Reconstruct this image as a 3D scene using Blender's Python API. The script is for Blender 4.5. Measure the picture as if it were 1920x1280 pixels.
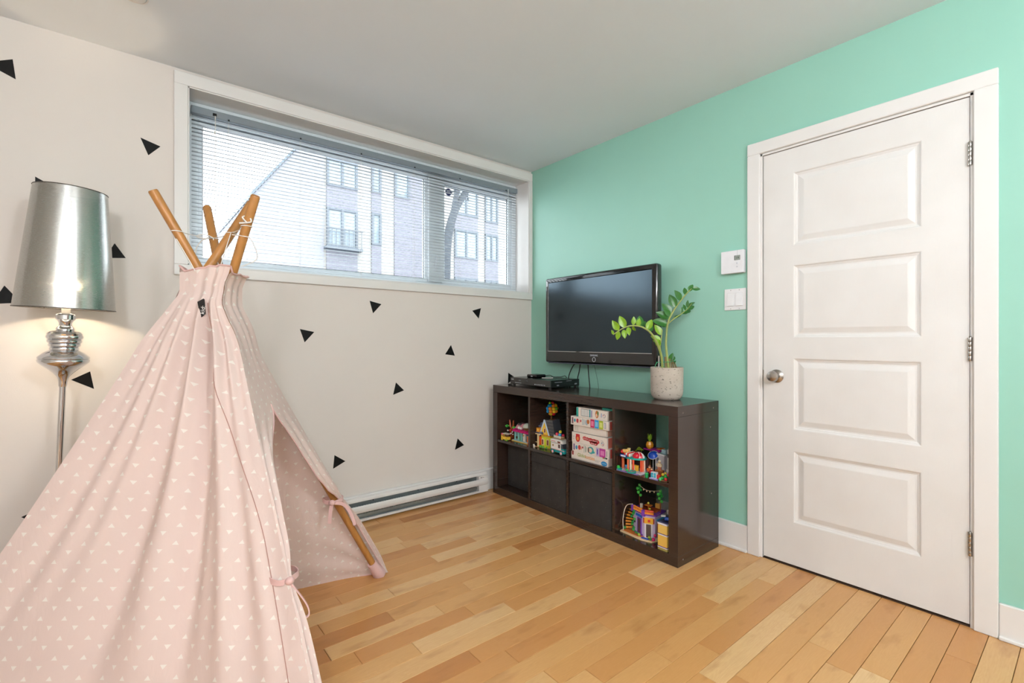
import bpy, bmesh, math, random
from mathutils import Vector, Matrix, Euler, noise
random.seed(11)
sc = bpy.context.scene
for o in list(bpy.data.objects): bpy.data.objects.remove(o)
C = sc.collection
PI = math.pi
V = Vector
def lin(c):
    return tuple(((v/255)/12.92 if v/255 <= .04045 else ((v/255+.055)/1.055)**2.4) for v in c[:3]) + (1.0,)

# ------------------------------------------------------------------ camera
cd = bpy.data.cameras.new('camera'); cam = bpy.data.objects.new('camera', cd); C.objects.link(cam)
cam.location = (-2.527, -2.877, 1.102)
cam.rotation_euler = (PI/2, 0, 0.8905-PI/2)
cd.sensor_width = 36; cd.lens = 16.816; cd.shift_y = -0.0007; cd.clip_start = .02
sc.camera = cam
# ------------------------------------------------------------------ light and exposure
sc.view_settings.view_transform = 'Standard'; sc.view_settings.look = 'None'
sc.view_settings.gamma = 1; sc.view_settings.use_curve_mapping = False
sc.view_settings.exposure = 0.38
w = bpy.data.worlds.new('overcast_sky'); sc.world = w; w.use_nodes = True
bg = w.node_tree.nodes['Background']; bg.inputs[0].default_value = (.90, .95, 1.0, 1); bg.inputs[1].default_value = 5.4
sc.cycles.max_bounces = 5; sc.cycles.diffuse_bounces = 3; sc.cycles.glossy_bounces = 4; sc.cycles.transmission_bounces = 4; sc.cycles.transparent_max_bounces = 8
sc.cycles.use_light_tree = False; sc.cycles.use_denoising = True; sc.cycles.adaptive_threshold = .025; sc.cycles.sample_clamp_indirect = 6
def area(name, loc, rot, sx, sy, power, col=(1, 1, 1), portal=False, spread=PI):
    l = bpy.data.lights.new(name, 'AREA'); l.shape = 'RECTANGLE'; l.size = sx; l.size_y = sy; l.energy = power; l.color = col
    l.cycles.is_portal = portal; l.spread = spread
    o = bpy.data.objects.new(name, l); C.objects.link(o); o.location = loc; o.rotation_euler = rot; return o
area('window_portal', (-1.16, .24, 1.93), (-PI/2, 0, 0), 2.3, .95, 10, portal=True)
CEIL = [(-1.70, -4.15), (-3.20, -3.65)]      # two fill globes added out of view behind the camera to brighten the room
FILL_GLOBE_STRENGTH = 93.0

# ------------------------------------------------------------------ materials
MATS = {}
def nodes(name):
    m = bpy.data.materials.new(name); m.use_nodes = True; nt = m.node_tree
    return m, nt, nt.nodes['Principled BSDF']
def N(nt, t, **kw):
    n = nt.nodes.new('ShaderNode'+t)
    for k, v in kw.items(): setattr(n, k, v)
    return n
def mth(nt, op, a, b=None, c=None, clamp=False):
    n = N(nt, 'Math', operation=op); n.use_clamp = clamp
    for i, x in enumerate((a, b, c)):
        if x is None: continue
        if isinstance(x, (int, float)): n.inputs[i].default_value = x
        else: nt.links.new(x, n.inputs[i])
    return n.outputs[0]
def mixc(nt, f, a, b, mode='MIX'):
    n = N(nt, 'Mix', data_type='RGBA', blend_type=mode)
    for s, x in ((n.inputs[0], f), (n.inputs[6], a), (n.inputs[7], b)):
        if isinstance(x, (int, float)): s.default_value = x
        elif isinstance(x, tuple): s.default_value = x
        else: nt.links.new(x, s)
    return n.outputs[2]
def pos(nt, scale=(1, 1, 1), src='pos'):
    if src == 'pos': s = N(nt, 'NewGeometry').outputs['Position']
    elif src == 'uv': s = N(nt, 'UVMap').outputs[0]
    else: s = N(nt, 'TexCoord').outputs['Object']
    mp = N(nt, 'Mapping'); mp.inputs['Scale'].default_value = scale; nt.links.new(s, mp.inputs[0]); return mp.outputs[0]
def M(name, rgb, rough=.5, metal=0., var=.04, vs=30., bump=.0, bs=200., stretch=(1, 1, 1), spec=.5, coat=0., emit=None, es=0., src='pos'):
    if name in MATS: return MATS[name]
    m, nt, b = nodes(name); c = lin(rgb)
    v = pos(nt, stretch, src)
    nz = N(nt, 'TexNoise'); nz.inputs['Scale'].default_value = vs; nz.inputs['Detail'].default_value = 4; nt.links.new(v, nz.inputs[0])
    d = tuple(max(0, x*(1-var*2.2)) for x in c[:3])+(1,); l = tuple(min(1, x*(1+var*2.2)) for x in c[:3])+(1,)
    nt.links.new(mixc(nt, nz.outputs[0], d, l), b.inputs['Base Color'])
    b.inputs['Roughness'].default_value = rough; b.inputs['Metallic'].default_value = metal
    b.inputs['Specular IOR Level'].default_value = spec; b.inputs['Coat Weight'].default_value = coat; b.inputs['Coat Roughness'].default_value = .08
    if bump:
        n2 = N(nt, 'TexNoise'); n2.inputs['Scale'].default_value = bs; n2.inputs['Detail'].default_value = 3; nt.links.new(v, n2.inputs[0])
        bp = N(nt, 'Bump'); bp.inputs['Strength'].default_value = bump; bp.inputs['Distance'].default_value = .002
        nt.links.new(n2.outputs[0], bp.inputs['Height']); nt.links.new(bp.outputs[0], b.inputs['Normal'])
    if emit: b.inputs['Emission Color'].default_value = emit; b.inputs['Emission Strength'].default_value = es
    MATS[name] = m; return m
def P(rgb, rough=.25): return M('plastic_%d_%d_%d' % rgb, rgb, rough, var=.02)

WHITEWALL = M('white_wall_paint', (230, 222, 215), .75, var=.012, vs=3, bump=.12, bs=260)
CEILM = M('ceiling_paint', (238, 243, 248), .85, var=.01, vs=3, bump=.1, bs=260)
GREEN = M('mint_wall_paint', (153, 205, 187), .45, var=.02, vs=2.2, bump=.1, bs=260)
TRIM = M('white_trim_paint', (236, 233, 230), .38, var=.01, vs=8, bump=.05, bs=120)
PVC = M('white_vinyl', (228, 234, 238), .3, var=.01)
SLAT = M('blind_slat_enamel', (206, 210, 213), .35, var=.01)
RAIL = M('backlit_rail_enamel', (132, 142, 150), .35, var=.01)  # headrail colour darkened to hold its backlit shade
CHROME = M('chrome', (226, 226, 228), .06, 1., var=.01)
SATIN = M('satin_nickel', (178, 172, 166), .25, 1., var=.02)
BLACKP = M('black_plastic', (11, 11, 12), .24, var=.05)
GLOSSB = M('gloss_black', (9, 9, 10), .06, var=.02, coat=.6)
RUBBER = M('black_cable', (14, 14, 14), .45, var=.05)
DECAL = M('black_vinyl_decal', (9, 8, 8), .55, var=.08, spec=.2)
GALV = M('galvanised_steel', (148, 156, 158), .4, .7, var=.08, vs=60)
HEATW = M('heater_enamel', (236, 232, 228), .3, var=.01)
def door_mat():
    m, nt, b = nodes('moulded_door_paint')
    v = pos(nt, (1, 70, 5)); nz = N(nt, 'TexNoise'); nz.inputs['Scale'].default_value = 4; nz.inputs['Detail'].default_value = 5
    nt.links.new(v, nz.inputs[0]); bp = N(nt, 'Bump'); bp.inputs['Strength'].default_value = .35; bp.inputs['Distance'].default_value = .0015
    nt.links.new(nz.outputs[0], bp.inputs['Height']); nt.links.new(bp.outputs[0], b.inputs['Normal'])
    n2 = N(nt, 'TexNoise'); n2.inputs['Scale'].default_value = 5; nt.links.new(pos(nt), n2.inputs[0])
    nt.links.new(mixc(nt, n2.outputs[0], lin((228, 224, 220)), lin((240, 238, 236))), b.inputs['Base Color']); b.inputs['Roughness'].default_value = .42
    return m
DOORM = door_mat()
def shelf_mat():
    m, nt, b = nodes('black_brown_foil')
    nz = N(nt, 'TexNoise'); nz.inputs['Scale'].default_value = 6; nz.inputs['Detail'].default_value = 6; nt.links.new(pos(nt, (1, 1.5, 30)), nz.inputs[0])
    nt.links.new(mixc(nt, nz.outputs[0], lin((42, 30, 25)), lin((58, 42, 34))), b.inputs['Base Color'])
    b.inputs['Roughness'].default_value = .17; b.inputs['Specular IOR Level'].default_value = .6; return m
SHELF = shelf_mat()
def fabricbox_mat():
    m, nt, b = nodes('black_felt')
    nz = N(nt, 'TexNoise'); nz.inputs['Scale'].default_value = 14; nz.inputs['Detail'].default_value = 5; nt.links.new(pos(nt), nz.inputs[0])
    base = mixc(nt, nz.outputs[0], lin((26, 24, 23)), lin((58, 54, 51)))
    vo = N(nt, 'TexVoronoi'); vo.inputs['Scale'].default_value = 55; nt.links.new(pos(nt), vo.inputs[0])
    sp = mth(nt, 'LESS_THAN', vo.outputs['Distance'], .06)
    nt.links.new(mixc(nt, sp, base, lin((150, 145, 140))), b.inputs['Base Color']); b.inputs['Roughness'].default_value = .9; return m
FELT = fabricbox_mat()
def plank_mat():
    m, nt, b = nodes('birch_plank')
    oi = N(nt, 'ObjectInfo'); rnd = oi.outputs['Random']
    g = N(nt, 'NewGeometry'); off = N(nt, 'CombineXYZ')
    nt.links.new(mth(nt, 'MULTIPLY', rnd, 37.), off.inputs[0]); nt.links.new(mth(nt, 'MULTIPLY', rnd, 91.), off.inputs[1])
    ad = N(nt, 'VectorMath', operation='ADD'); nt.links.new(g.outputs['Position'], ad.inputs[0]); nt.links.new(off.outputs[0], ad.inputs[1])
    mp = N(nt, 'Mapping'); mp.inputs['Scale'].default_value = (1, 7, 1); nt.links.new(ad.outputs[0], mp.inputs[0])
    n1 = N(nt, 'TexNoise'); n1.inputs['Scale'].default_value = 3.2; n1.inputs['Detail'].default_value = 3; n1.inputs['Distortion'].default_value = .6; nt.links.new(mp.outputs[0], n1.inputs[0])
    rings = mth(nt, 'FRACT', mth(nt, 'MULTIPLY', n1.outputs[0], 13.))
    rings = mth(nt, 'ABSOLUTE', mth(nt, 'SUBTRACT', rings, .5))
    mp2 = N(nt, 'Mapping'); mp2.inputs['Scale'].default_value = (4, 90, 1); nt.links.new(ad.outputs[0], mp2.inputs[0])
    n2 = N(nt, 'TexNoise'); n2.inputs['Scale'].default_value = 3; n2.inputs['Detail'].default_value = 4; nt.links.new(mp2.outputs[0], n2.inputs[0])
    mp3 = N(nt, 'Mapping'); mp3.inputs['Scale'].default_value = (2.2, 7, 1); nt.links.new(ad.outputs[0], mp3.inputs[0])
    n3 = N(nt, 'TexNoise'); n3.inputs['Scale'].default_value = 2.; n3.inputs['Detail'].default_value = 3; nt.links.new(mp3.outputs[0], n3.inputs[0])
    cr = N(nt, 'ValToRGB'); e = cr.color_ramp.elements
    e[0].position = 0; e[0].color = lin((180, 120, 68)); e[1].position = 1; e[1].color = lin((229, 189, 138))
    for p_, c_ in ((.10, (198, 138, 82)), (.35, (208, 153, 94)), (.6, (215, 164, 106)), (.84, (221, 176, 121))):
        x = e.new(p_); x.color = lin(c_)
    nt.links.new(rnd, cr.inputs[0])
    c = mixc(nt, mth(nt, 'MULTIPLY', rings, .20), cr.outputs[0], lin((176, 118, 66)))
    c = mixc(nt, mth(nt, 'MULTIPLY', mth(nt, 'SUBTRACT', n2.outputs[0], .35, clamp=True), .55), c, lin((196, 140, 84)))
    f3 = mth(nt, 'MULTIPLY', mth(nt, 'SUBTRACT', n3.outputs[0], .56, clamp=True), 2.6, clamp=True)
    c = mixc(nt, f3, c, lin((158, 104, 60)))
    nt.links.new(c, b.inputs['Base Color']); b.inputs['Roughness'].default_value = .27; b.inputs['Specular IOR Level'].default_value = .45
    bp = N(nt, 'Bump'); bp.inputs['Strength'].default_value = .04; bp.inputs['Distance'].default_value = .001; nt.links.new(n2.outputs[0], bp.inputs['Height']); nt.links.new(bp.outputs[0], b.inputs['Normal'])
    return m
PLANK = plank_mat()
GROOVE = M('floor_groove', (70, 46, 28), .8)
def cloth_mat(name, base, tri=True, transl=.22):
    m, nt, b = nodes(name); out = nt.nodes['Material Output']
    nz = N(nt, 'TexNoise'); nz.inputs['Scale'].default_value = 3; nz.inputs['Detail'].default_value = 4; nt.links.new(pos(nt), nz.inputs[0])
    c0 = tuple(x*.93 for x in base)
    c = mixc(nt, nz.outputs[0], lin(c0), lin(base))
    if tri:
        uv = N(nt, 'UVMap'); sp = N(nt, 'SeparateXYZ'); nt.links.new(uv.outputs[0], sp.inputs[0])
        RU, RV, H = .066, .0265, .0128
        vv = mth(nt, 'DIVIDE', sp.outputs[1], RV); row = mth(nt, 'FLOOR', vv); par = mth(nt, 'MODULO', row, 2.)
        fy = mth(nt, 'MULTIPLY', mth(nt, 'SUBTRACT', mth(nt, 'FRACT', vv), .5), RV)
        uu = mth(nt, 'ADD', mth(nt, 'DIVIDE', sp.outputs[0], RU), mth(nt, 'MULTIPLY', par, .47))
        fx = mth(nt, 'MULTIPLY', mth(nt, 'SUBTRACT', mth(nt, 'FRACT', uu), .5), RU)
        sg = mth(nt, 'SUBTRACT', 1., mth(nt, 'MULTIPLY', par, 2.))
        y = mth(nt, 'ADD', mth(nt, 'MULTIPLY', fy, sg), H/2)
        edge = mth(nt, 'MULTIPLY', mth(nt, 'SUBTRACT', H, y), .6)
        ins = mth(nt, 'MULTIPLY', mth(nt, 'LESS_THAN', mth(nt, 'ABSOLUTE', fx), edge), mth(nt, 'GREATER_THAN', y, 0.))
        c = mixc(nt, mth(nt, 'MULTIPLY', ins, .8), c, lin((253, 247, 238)))
    nt.links.new(c, b.inputs['Base Color']); b.inputs['Roughness'].default_value = .85; b.inputs['Specular IOR Level'].default_value = .15
    b.inputs['Sheen Weight'].default_value = .15
    wv = N(nt, 'TexNoise'); wv.inputs['Scale'].default_value = 700; nt.links.new(pos(nt), wv.inputs[0])
    wr = N(nt, 'TexNoise'); wr.inputs['Scale'].default_value = 9; wr.inputs['Detail'].default_value = 5; wr.inputs['Distortion'].default_value = 1.2; nt.links.new(pos(nt, (1, 1, .35)), wr.inputs[0])
    hsum = mth(nt, 'ADD', mth(nt, 'MULTIPLY', wv.outputs[0], .03), wr.outputs[0])
    bp = N(nt, 'Bump'); bp.inputs['Strength'].default_value = .35; bp.inputs['Distance'].default_value = .012; nt.links.new(hsum, bp.inputs['Height']); nt.links.new(bp.outputs[0], b.inputs['Normal'])
    tr = N(nt, 'BsdfTranslucent'); nt.links.new(c, tr.inputs[0]); mx = N(nt, 'MixShader'); mx.inputs[0].default_value = transl
    nt.links.new(b.outputs[0], mx.inputs[1]); nt.links.new(tr.outputs[0], mx.inputs[2]); nt.links.new(mx.outputs[0], out.inputs[0])
    return m
PINK = cloth_mat('pink_triangle_cotton', (247, 224, 215)); PINKP = cloth_mat('pink_cotton_tape', (238, 196, 190), False, .1)
SEAM = M('pink_seam', (176, 132, 120), .9)
POLEM = M('varnished_pine', (174, 120, 62), .4, var=.10, vs=14, stretch=(5, 5, .6))
STRING = M('white_cotton_cord', (236, 232, 226), .9, var=.05, vs=300)
def glass_mat():
    m, nt, b = nodes('window_glass'); out = nt.nodes['Material Output']
    t = N(nt, 'BsdfTransparent'); t.inputs[0].default_value = (.95, .97, .97, 1)
    g = N(nt, 'BsdfGlossy'); g.inputs['Roughness'].default_value = .02
    lw = N(nt, 'LayerWeight'); lw.inputs[0].default_value = .5
    fres = mth(nt, 'ADD', .03, mth(nt, 'MULTIPLY', mth(nt, 'POWER', lw.outputs['Facing'], 5.), .9))
    nz = N(nt, 'TexNoise'); nz.inputs['Scale'].default_value = 2; nt.links.new(pos(nt), nz.inputs[0])
    f = mth(nt, 'MULTIPLY', fres, mth(nt, 'ADD', .75, mth(nt, 'MULTIPLY', nz.outputs[0], .1)))
    mx = N(nt, 'MixShader'); nt.links.new(f, mx.inputs[0]); nt.links.new(t.outputs[0], mx.inputs[1]); nt.links.new(g.outputs[0], mx.inputs[2]); nt.links.new(mx.outputs[0], out.inputs[0])
    return m
GLASS = glass_mat()
def shade_mat():
    m, nt, b = nodes('mirror_film_shade'); out = nt.nodes['Material Output']
    nz = N(nt, 'TexNoise'); nz.inputs['Scale'].default_value = 90; nt.links.new(pos(nt, (1, 1, 14)), nz.inputs[0])
    b.inputs['Base Color'].default_value = lin((184, 184, 180)); b.inputs['Metallic'].default_value = 1.
    nt.links.new(mth(nt, 'ADD', .20, mth(nt, 'MULTIPLY', nz.outputs[0], .12)), b.inputs['Roughness'])
    wv = N(nt, 'TexNoise'); wv.inputs['Scale'].default_value = 5; nt.links.new(pos(nt, (1, 1, .3)), wv.inputs[0])
    bp = N(nt, 'Bump'); bp.inputs['Strength'].default_value = .25; bp.inputs['Distance'].default_value = .01; nt.links.new(wv.outputs[0], bp.inputs['Height']); nt.links.new(bp.outputs[0], b.inputs['Normal'])
    t = N(nt, 'BsdfTransparent'); mx = N(nt, 'MixShader'); mx.inputs[0].default_value = .06
    nt.links.new(b.outputs[0], mx.inputs[1]); nt.links.new(t.outputs[0], mx.inputs[2]); nt.links.new(mx.outputs[0], out.inputs[0]); return m
SHADE = shade_mat()
def concrete_mat():
    m, nt, b = nodes('pitted_concrete')
    n1 = N(nt, 'TexNoise'); n1.inputs['Scale'].default_value = 14; n1.inputs['Detail'].default_value = 5; nt.links.new(pos(nt, (1, 1, 1.6)), n1.inputs[0])
    n2 = N(nt, 'TexNoise'); n2.inputs['Scale'].default_value = 60; n2.inputs['Detail'].default_value = 6; nt.links.new(pos(nt, (1, 1, 2.2)), n2.inputs[0])
    pit = mth(nt, 'MULTIPLY', mth(nt, 'SUBTRACT', n2.outputs[0], .60, clamp=True), 9., clamp=True)
    c = mixc(nt, n1.outputs[0], lin((172, 158, 142)), lin((206, 196, 184)))
    nt.links.new(mixc(nt, pit, c, lin((84, 76, 68))), b.inputs['Base Color']); b.inputs['Roughness'].default_value = .85
    bp = N(nt, 'Bump'); bp.inputs['Strength'].default_value = .5; bp.inputs['Distance'].default_value = .003; bp.invert = True; nt.links.new(pit, bp.inputs['Height']); nt.links.new(bp.outputs[0], b.inputs['Normal']); return m
CONC = concrete_mat()
def brick_mat():
    m, nt, b = nodes('pale_grey_brick')
    br = N(nt, 'TexBrick'); br.inputs['Scale'].default_value = 5; br.inputs['Color1'].default_value = lin((116, 114, 122)); br.inputs['Color2'].default_value = lin((108, 107, 117)); br.inputs['Mortar'].default_value = lin((126, 125, 130))
    mp = N(nt, 'Mapping'); mp.inputs['Rotation'].default_value = (PI/2, 0, 0); nt.links.new(N(nt, 'NewGeometry').outputs['Position'], mp.inputs[0]); nt.links.new(mp.outputs[0], br.inputs[0])
    nt.links.new(br.outputs[0], b.inputs['Base Color']); b.inputs['Roughness'].default_value = .9; return m
BRICK = brick_mat()

# ------------------------------------------------------------------ mesh helpers
def B(): return bmesh.new()
def box(bm, x0, x1, y0, y1, z0, z1, bev=0., seg=1):
    x0, x1 = sorted((x0, x1)); y0, y1 = sorted((y0, y1)); z0, z1 = sorted((z0, z1))
    r = bmesh.ops.create_cube(bm, size=1, matrix=Matrix.Translation(((x0+x1)/2, (y0+y1)/2, (z0+z1)/2)) @ Matrix.Diagonal((x1-x0, y1-y0, z1-z0, 1)))
    if bev:
        es = {e for v in r['verts'] for e in v.link_edges}
        bmesh.ops.bevel(bm, geom=list(es), offset=bev, segments=seg, affect='EDGES', profile=.5, clamp_overlap=True)
    return bm
def grid(bm, rows, close_u=False, uvs=None):
    vs = [[bm.verts.new(p) for p in r] for r in rows]; uvl = bm.loops.layers.uv.verify() if uvs else None
    for j in range(len(vs)-1):
        n = len(vs[j])
        for i in range(n if close_u else n-1):
            k = (i+1) % n
            f = bm.faces.new((vs[j][i], vs[j][k], vs[j+1][k], vs[j+1][i]))
            if uvs:
                for l, (a, b_) in zip(f.loops, ((j, i), (j, k), (j+1, k), (j+1, i))): l[uvl].uv = uvs[a][b_]
    return vs
def lathe(bm, prof, c=(0, 0, 0), n=32, cap=True):
    rows = [[(c[0]+r*math.cos(2*PI*i/n), c[1]+r*math.sin(2*PI*i/n), c[2]+z) for i in range(n)] for r, z in prof]
    vs = grid(bm, rows, True)
    if cap:
        if prof[0][0] > 1e-5: bm.faces.new(vs[0][::-1])
        if prof[-1][0] > 1e-5: bm.faces.new(vs[-1])
    return bm
def frames(pts):
    pts = [V(p) for p in pts]; out = []; up = None
    for i, p in enumerate(pts):
        t = (pts[min(i+1, len(pts)-1)]-pts[max(i-1, 0)]).normalized()
        if up is None: up = V((0, 0, 1)) if abs(t.z) < .9 else V((1, 0, 0))
        s = t.cross(up).normalized(); up = s.cross(t).normalized(); out.append((p, t, s, up))
    return out
def tube(bm, pts, r, n=8, cap=True, flat=1.):
    rs = r if isinstance(r, (list, tuple)) else [r]*len(pts)
    rows = [[p+(s*math.cos(2*PI*i/n)+u*flat*math.sin(2*PI*i/n))*rr for i in range(n)] for (p, t, s, u), rr in zip(frames(pts), rs)]
    vs = grid(bm, rows, True)
    if cap: bm.faces.new(vs[0][::-1]); bm.faces.new(vs[-1])
    return bm
def spline(pts, n=6):
    pts = [V(p) for p in pts]; out = []
    for i in range(len(pts)-1):
        a, b_, c, d = pts[max(i-1, 0)], pts[i], pts[i+1], pts[min(i+2, len(pts)-1)]
        for k in range(n):
            t = k/n; out.append(.5*((2*b_)+(c-a)*t+(2*a-5*b_+4*c-d)*t*t+(3*b_-a-3*c+d)*t**3))
    out.append(pts[-1]); return out
def prism(bm, pts, off):
    off = V(off); a = [bm.verts.new(V(p)) for p in pts]; b_ = [bm.verts.new(V(p)+off) for p in pts]; n = len(pts)
    bm.faces.new(a); bm.faces.new(b_[::-1])
    for i in range(n): bm.faces.new((a[i], b_[i], b_[(i+1) % n], a[(i+1) % n]))
    bmesh.ops.recalc_face_normals(bm, faces=bm.faces); return bm
def ball(bm, c, r, u=12, v=8, s=(1, 1, 1)):
    bmesh.ops.create_uvsphere(bm, u_segments=u, v_segments=v, radius=r, matrix=Matrix.Translation(c) @ Matrix.Diagonal((*s, 1))); return bm
WM = {}
def obj(name, bm, mat, parent=None, smooth=None, recenter=True):
    me = bpy.data.meshes.new(name); bm.normal_update(); bm.to_mesh(me); bm.free()
    for m in (mat if isinstance(mat, (list, tuple)) else [mat]): me.materials.append(m)
    if smooth is not None:
        for p in me.polygons: p.use_smooth = True
        me.set_sharp_from_angle(angle=math.radians(smooth))
    o = bpy.data.objects.new(name, me); C.objects.link(o)
    if parent is None and recenter:
        co = [v.co for v in me.vertices]
        b0 = V([(min(c[i] for c in co)+max(c[i] for c in co))/2 for i in (0, 1)]+[min(c.z for c in co)])
        me.transform(Matrix.Translation(-b0)); o.location = b0; WM[o] = Matrix.Translation(b0)
    elif parent is not None:
        o.parent = parent
        w_ = WM.get(parent)
        if w_ is not None: o.matrix_parent_inverse = w_.inverted()
    return o
def tag(o, label=None, cat=None, group=None, kind=None):
    for k, v in (('label', label), ('category', cat), ('group', group), ('kind', kind)):
        if v: o[k] = v
    return o
def thing(name, label=None, cat=None, loc=(0, 0, 0), rot=None, group=None, kind=None, local=False):
    o = bpy.data.objects.new(name, None); C.objects.link(o); o.location = loc; o.empty_display_size = .05
    if rot: o.rotation_euler = rot
    if not local: WM[o] = Matrix.Translation(loc)
    return tag(o, label, cat, group, kind)
def struct(name, bm, mat, smooth=None): return tag(obj(name, bm, mat, smooth=smooth), kind='structure')
def text(s, size, mtx, extr=.0004, align='CENTER', w=None):
    cu = bpy.data.curves.new('lettering', 'FONT'); cu.body = s; cu.size = size; cu.extrude = extr; cu.align_x = align; cu.resolution_u = 3
    t = bpy.data.objects.new('lettering', cu); C.objects.link(t)
    me = bpy.data.meshes.new_from_object(t.evaluated_get(bpy.context.evaluated_depsgraph_get()))
    bpy.data.objects.remove(t); bpy.data.curves.remove(cu)
    bm = B(); bm.from_mesh(me); bpy.data.meshes.remove(me)
    if w:
        xs = [v.co.x for v in bm.verts]; k = w/max(1e-6, max(xs)-min(xs)); bmesh.ops.scale(bm, vec=(k, 1, 1), verts=bm.verts)
    bmesh.ops.transform(bm, matrix=mtx, verts=bm.verts); return bm
def face_x(x, y, z, rot=0):   # lettering frame on a surface that faces -x
    return Matrix.Translation((x, y, z)) @ Matrix(((0, 0, -1, 0), (-1, 0, 0, 0), (0, 1, 0, 0), (0, 0, 0, 1))) @ Matrix.Rotation(rot, 4, 'Z')

# ------------------------------------------------------------------ room shell
H = 2.449
WX0, WX1, WZ0, WZ1 = -2.277, -.04, 1.486, 2.363       # window opening
b = B()
for a in ((-4.0, WX0-.006, 0, .3, 0, 2.6), (WX1+.006, .16, 0, .3, 0, 2.6), (WX0-.006, WX1+.006, 0, .3, 0, WZ0-.006), (WX0-.006, WX1+.006, 0, .3, WZ1+.006, 2.6)): box(b, *a)
struct('wall_window', b, WHITEWALL)
DY0, DY1, DZ1 = -1.775, -2.566, 2.053                  # door opening
b = B()
for a in ((0, .16, DY0, 0, 0, 2.6), (0, .16, -4.8, DY1, 0, 2.6), (0, .16, DY1, DY0, DZ1, 2.6)): box(b, *a)
struct('wall_green', b, GREEN)
b = B(); box(b, .17, .25, -2.9, -1.5, -.1, 2.6); struct('door_light_seal', b, WHITEWALL)  # unseen panel added behind the door to stop light leaking under it
b = B(); box(b, -4.0, -3.85, -4.8, 0, 0, 2.6); struct('wall_left', b, WHITEWALL)
b = B(); box(b, -3.85, 0, -4.8, -4.65, 0, 2.6); struct('wall_back', b, WHITEWALL)
b = B(); box(b, -3.85, 0, -4.65, 0, H, 2.6); struct('ceiling', b, CEILM)
b = B(); box(b, -3.85, .12, -4.65, 0, -.1, -.006); floor = struct('floor', b, GROOVE)
JOINTS = {-9: [-1.327], -7: [-1.244], -6: [-1.118], -5: [-1.337], -4: [-.895], -3: [-1.28], -2: [-1.019], -1: [-.693, -1.312], 0: [-.557, -1.821], 1: [-.911, -1.619], 2: [-1.945],
          3: [-1.334, -1.699], 4: [-1.041, -1.522], 5: [-1.433, -1.897], 6: [-1.286], 7: [-.979], 9: [-1.476], 10: [-1.084], 11: [-1.44], 12: [-1.326], 13: [-.245, -1.065], 14: [-.9],
          15: [-.438], 16: [-.962], 17: [-.578], 21: [-.279]}
def plank(x0, x1, y0, y1):
    b = B(); g = .0008
    box(b, x0+g, x1-g, y0+g, y1-g, -.006, random.uniform(-.0004, 0), .0010)
    return obj('plank', b, PLANK, floor)
for r in range(-10, 31):
    y1 = -(.791+.0826*r); y0 = y1-.0826; y1 = min(y1, 0)
    if y1-y0 < .02: continue
    js = sorted(JOINTS.get(r, []), reverse=True); full = [0.0 if r < 11 or r > 22 else .10]
    x = full[0]
    seq = []
    for j in js:
        while x-j > 1.25:
            x -= random.uniform(.45, .8)
            if x-j > .3: seq.append(x)
        seq.append(j); x = j
    while x > -3.85:
        x -= random.uniform(.4, 1.15)
        if x < -3.6: break
        seq.append(x)
    xs = [full[0]]+sorted(seq, reverse=True)+[-3.85]
    for a, c in zip(xs, xs[1:]):
        if a-c > .02: plank(c, a, y0, y1)
# baseboards
def baseboard(name, pts, mats=TRIM):
    b = B()
    for a in pts: box(b, *a, .003)
    return struct(name, b, mats)
baseboard('baseboard_green', [(-.015, 0, -1.714, -.0, 0, .138), (-.026, 0, -1.714, 0, 0, .014)])
baseboard('baseboard_door', [(-.015, 0, -4.65, -2.634, 0, .132), (-.026, 0, -4.65, -2.634, 0, .014)])
baseboard('baseboard_window', [(-3.85, -.028, -.015, 0, 0, .155), (-3.85, -.028, -.024, 0, .147, .158)])
baseboard('baseboard_left', [(-3.85, -3.835, -4.65, -.03, 0, .138)])
baseboard('baseboard_back', [(-3.83, -.03, -4.65, -4.635, 0, .138)])

# ------------------------------------------------------------------ window
win = thing('window_1', loc=(-1.16, .1, WZ0), kind='structure')
OX0, OX1, OZ0, OZ1 = -2.3403, -.001, 1.4276, 2.431
for a in ((OX0, OX1, -.018, 0, WZ1+.006, OZ1), (OX0, OX1, -.018, 0, OZ0, WZ0-.006), (OX0, WX0-.006, -.018, 0, WZ0-.006, WZ1+.006), (WX1+.006, OX1, -.018, 0, WZ0-.006, WZ1+.006)):
    b = B(); box(b, *a, .0025); obj('casing_board', b, TRIM, win)
for a in ((WX0, WX1, -.012, .2, WZ1-.0, WZ1+.006), (WX0, WX1, -.012, .2, WZ0-.006, WZ0), (WX0-.006, WX0, -.012, .2, WZ0, WZ1), (WX1, WX1+.006, -.012, .2, WZ0, WZ1)):
    b = B(); box(b, *a, .001); obj('jamb_liner', b, TRIM, win)
FY0, FY1 = .145, .2
b = B()
for a in ((WX0, WX1, FY0, FY1, WZ1-.085, WZ1), (WX0, WX1, FY0, FY1, WZ0, WZ0+.038), (WX0, WX0+.05, FY0, FY1, WZ0+.038, WZ1-.085), (WX1-.045, WX1, FY0, FY1, WZ0+.038, WZ1-.085), (-.848, -.735, FY0-.005, FY1, WZ0+.038, WZ1-.085)): box(b, *a, .003)
obj('window_frame', b, PVC, win)
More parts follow.
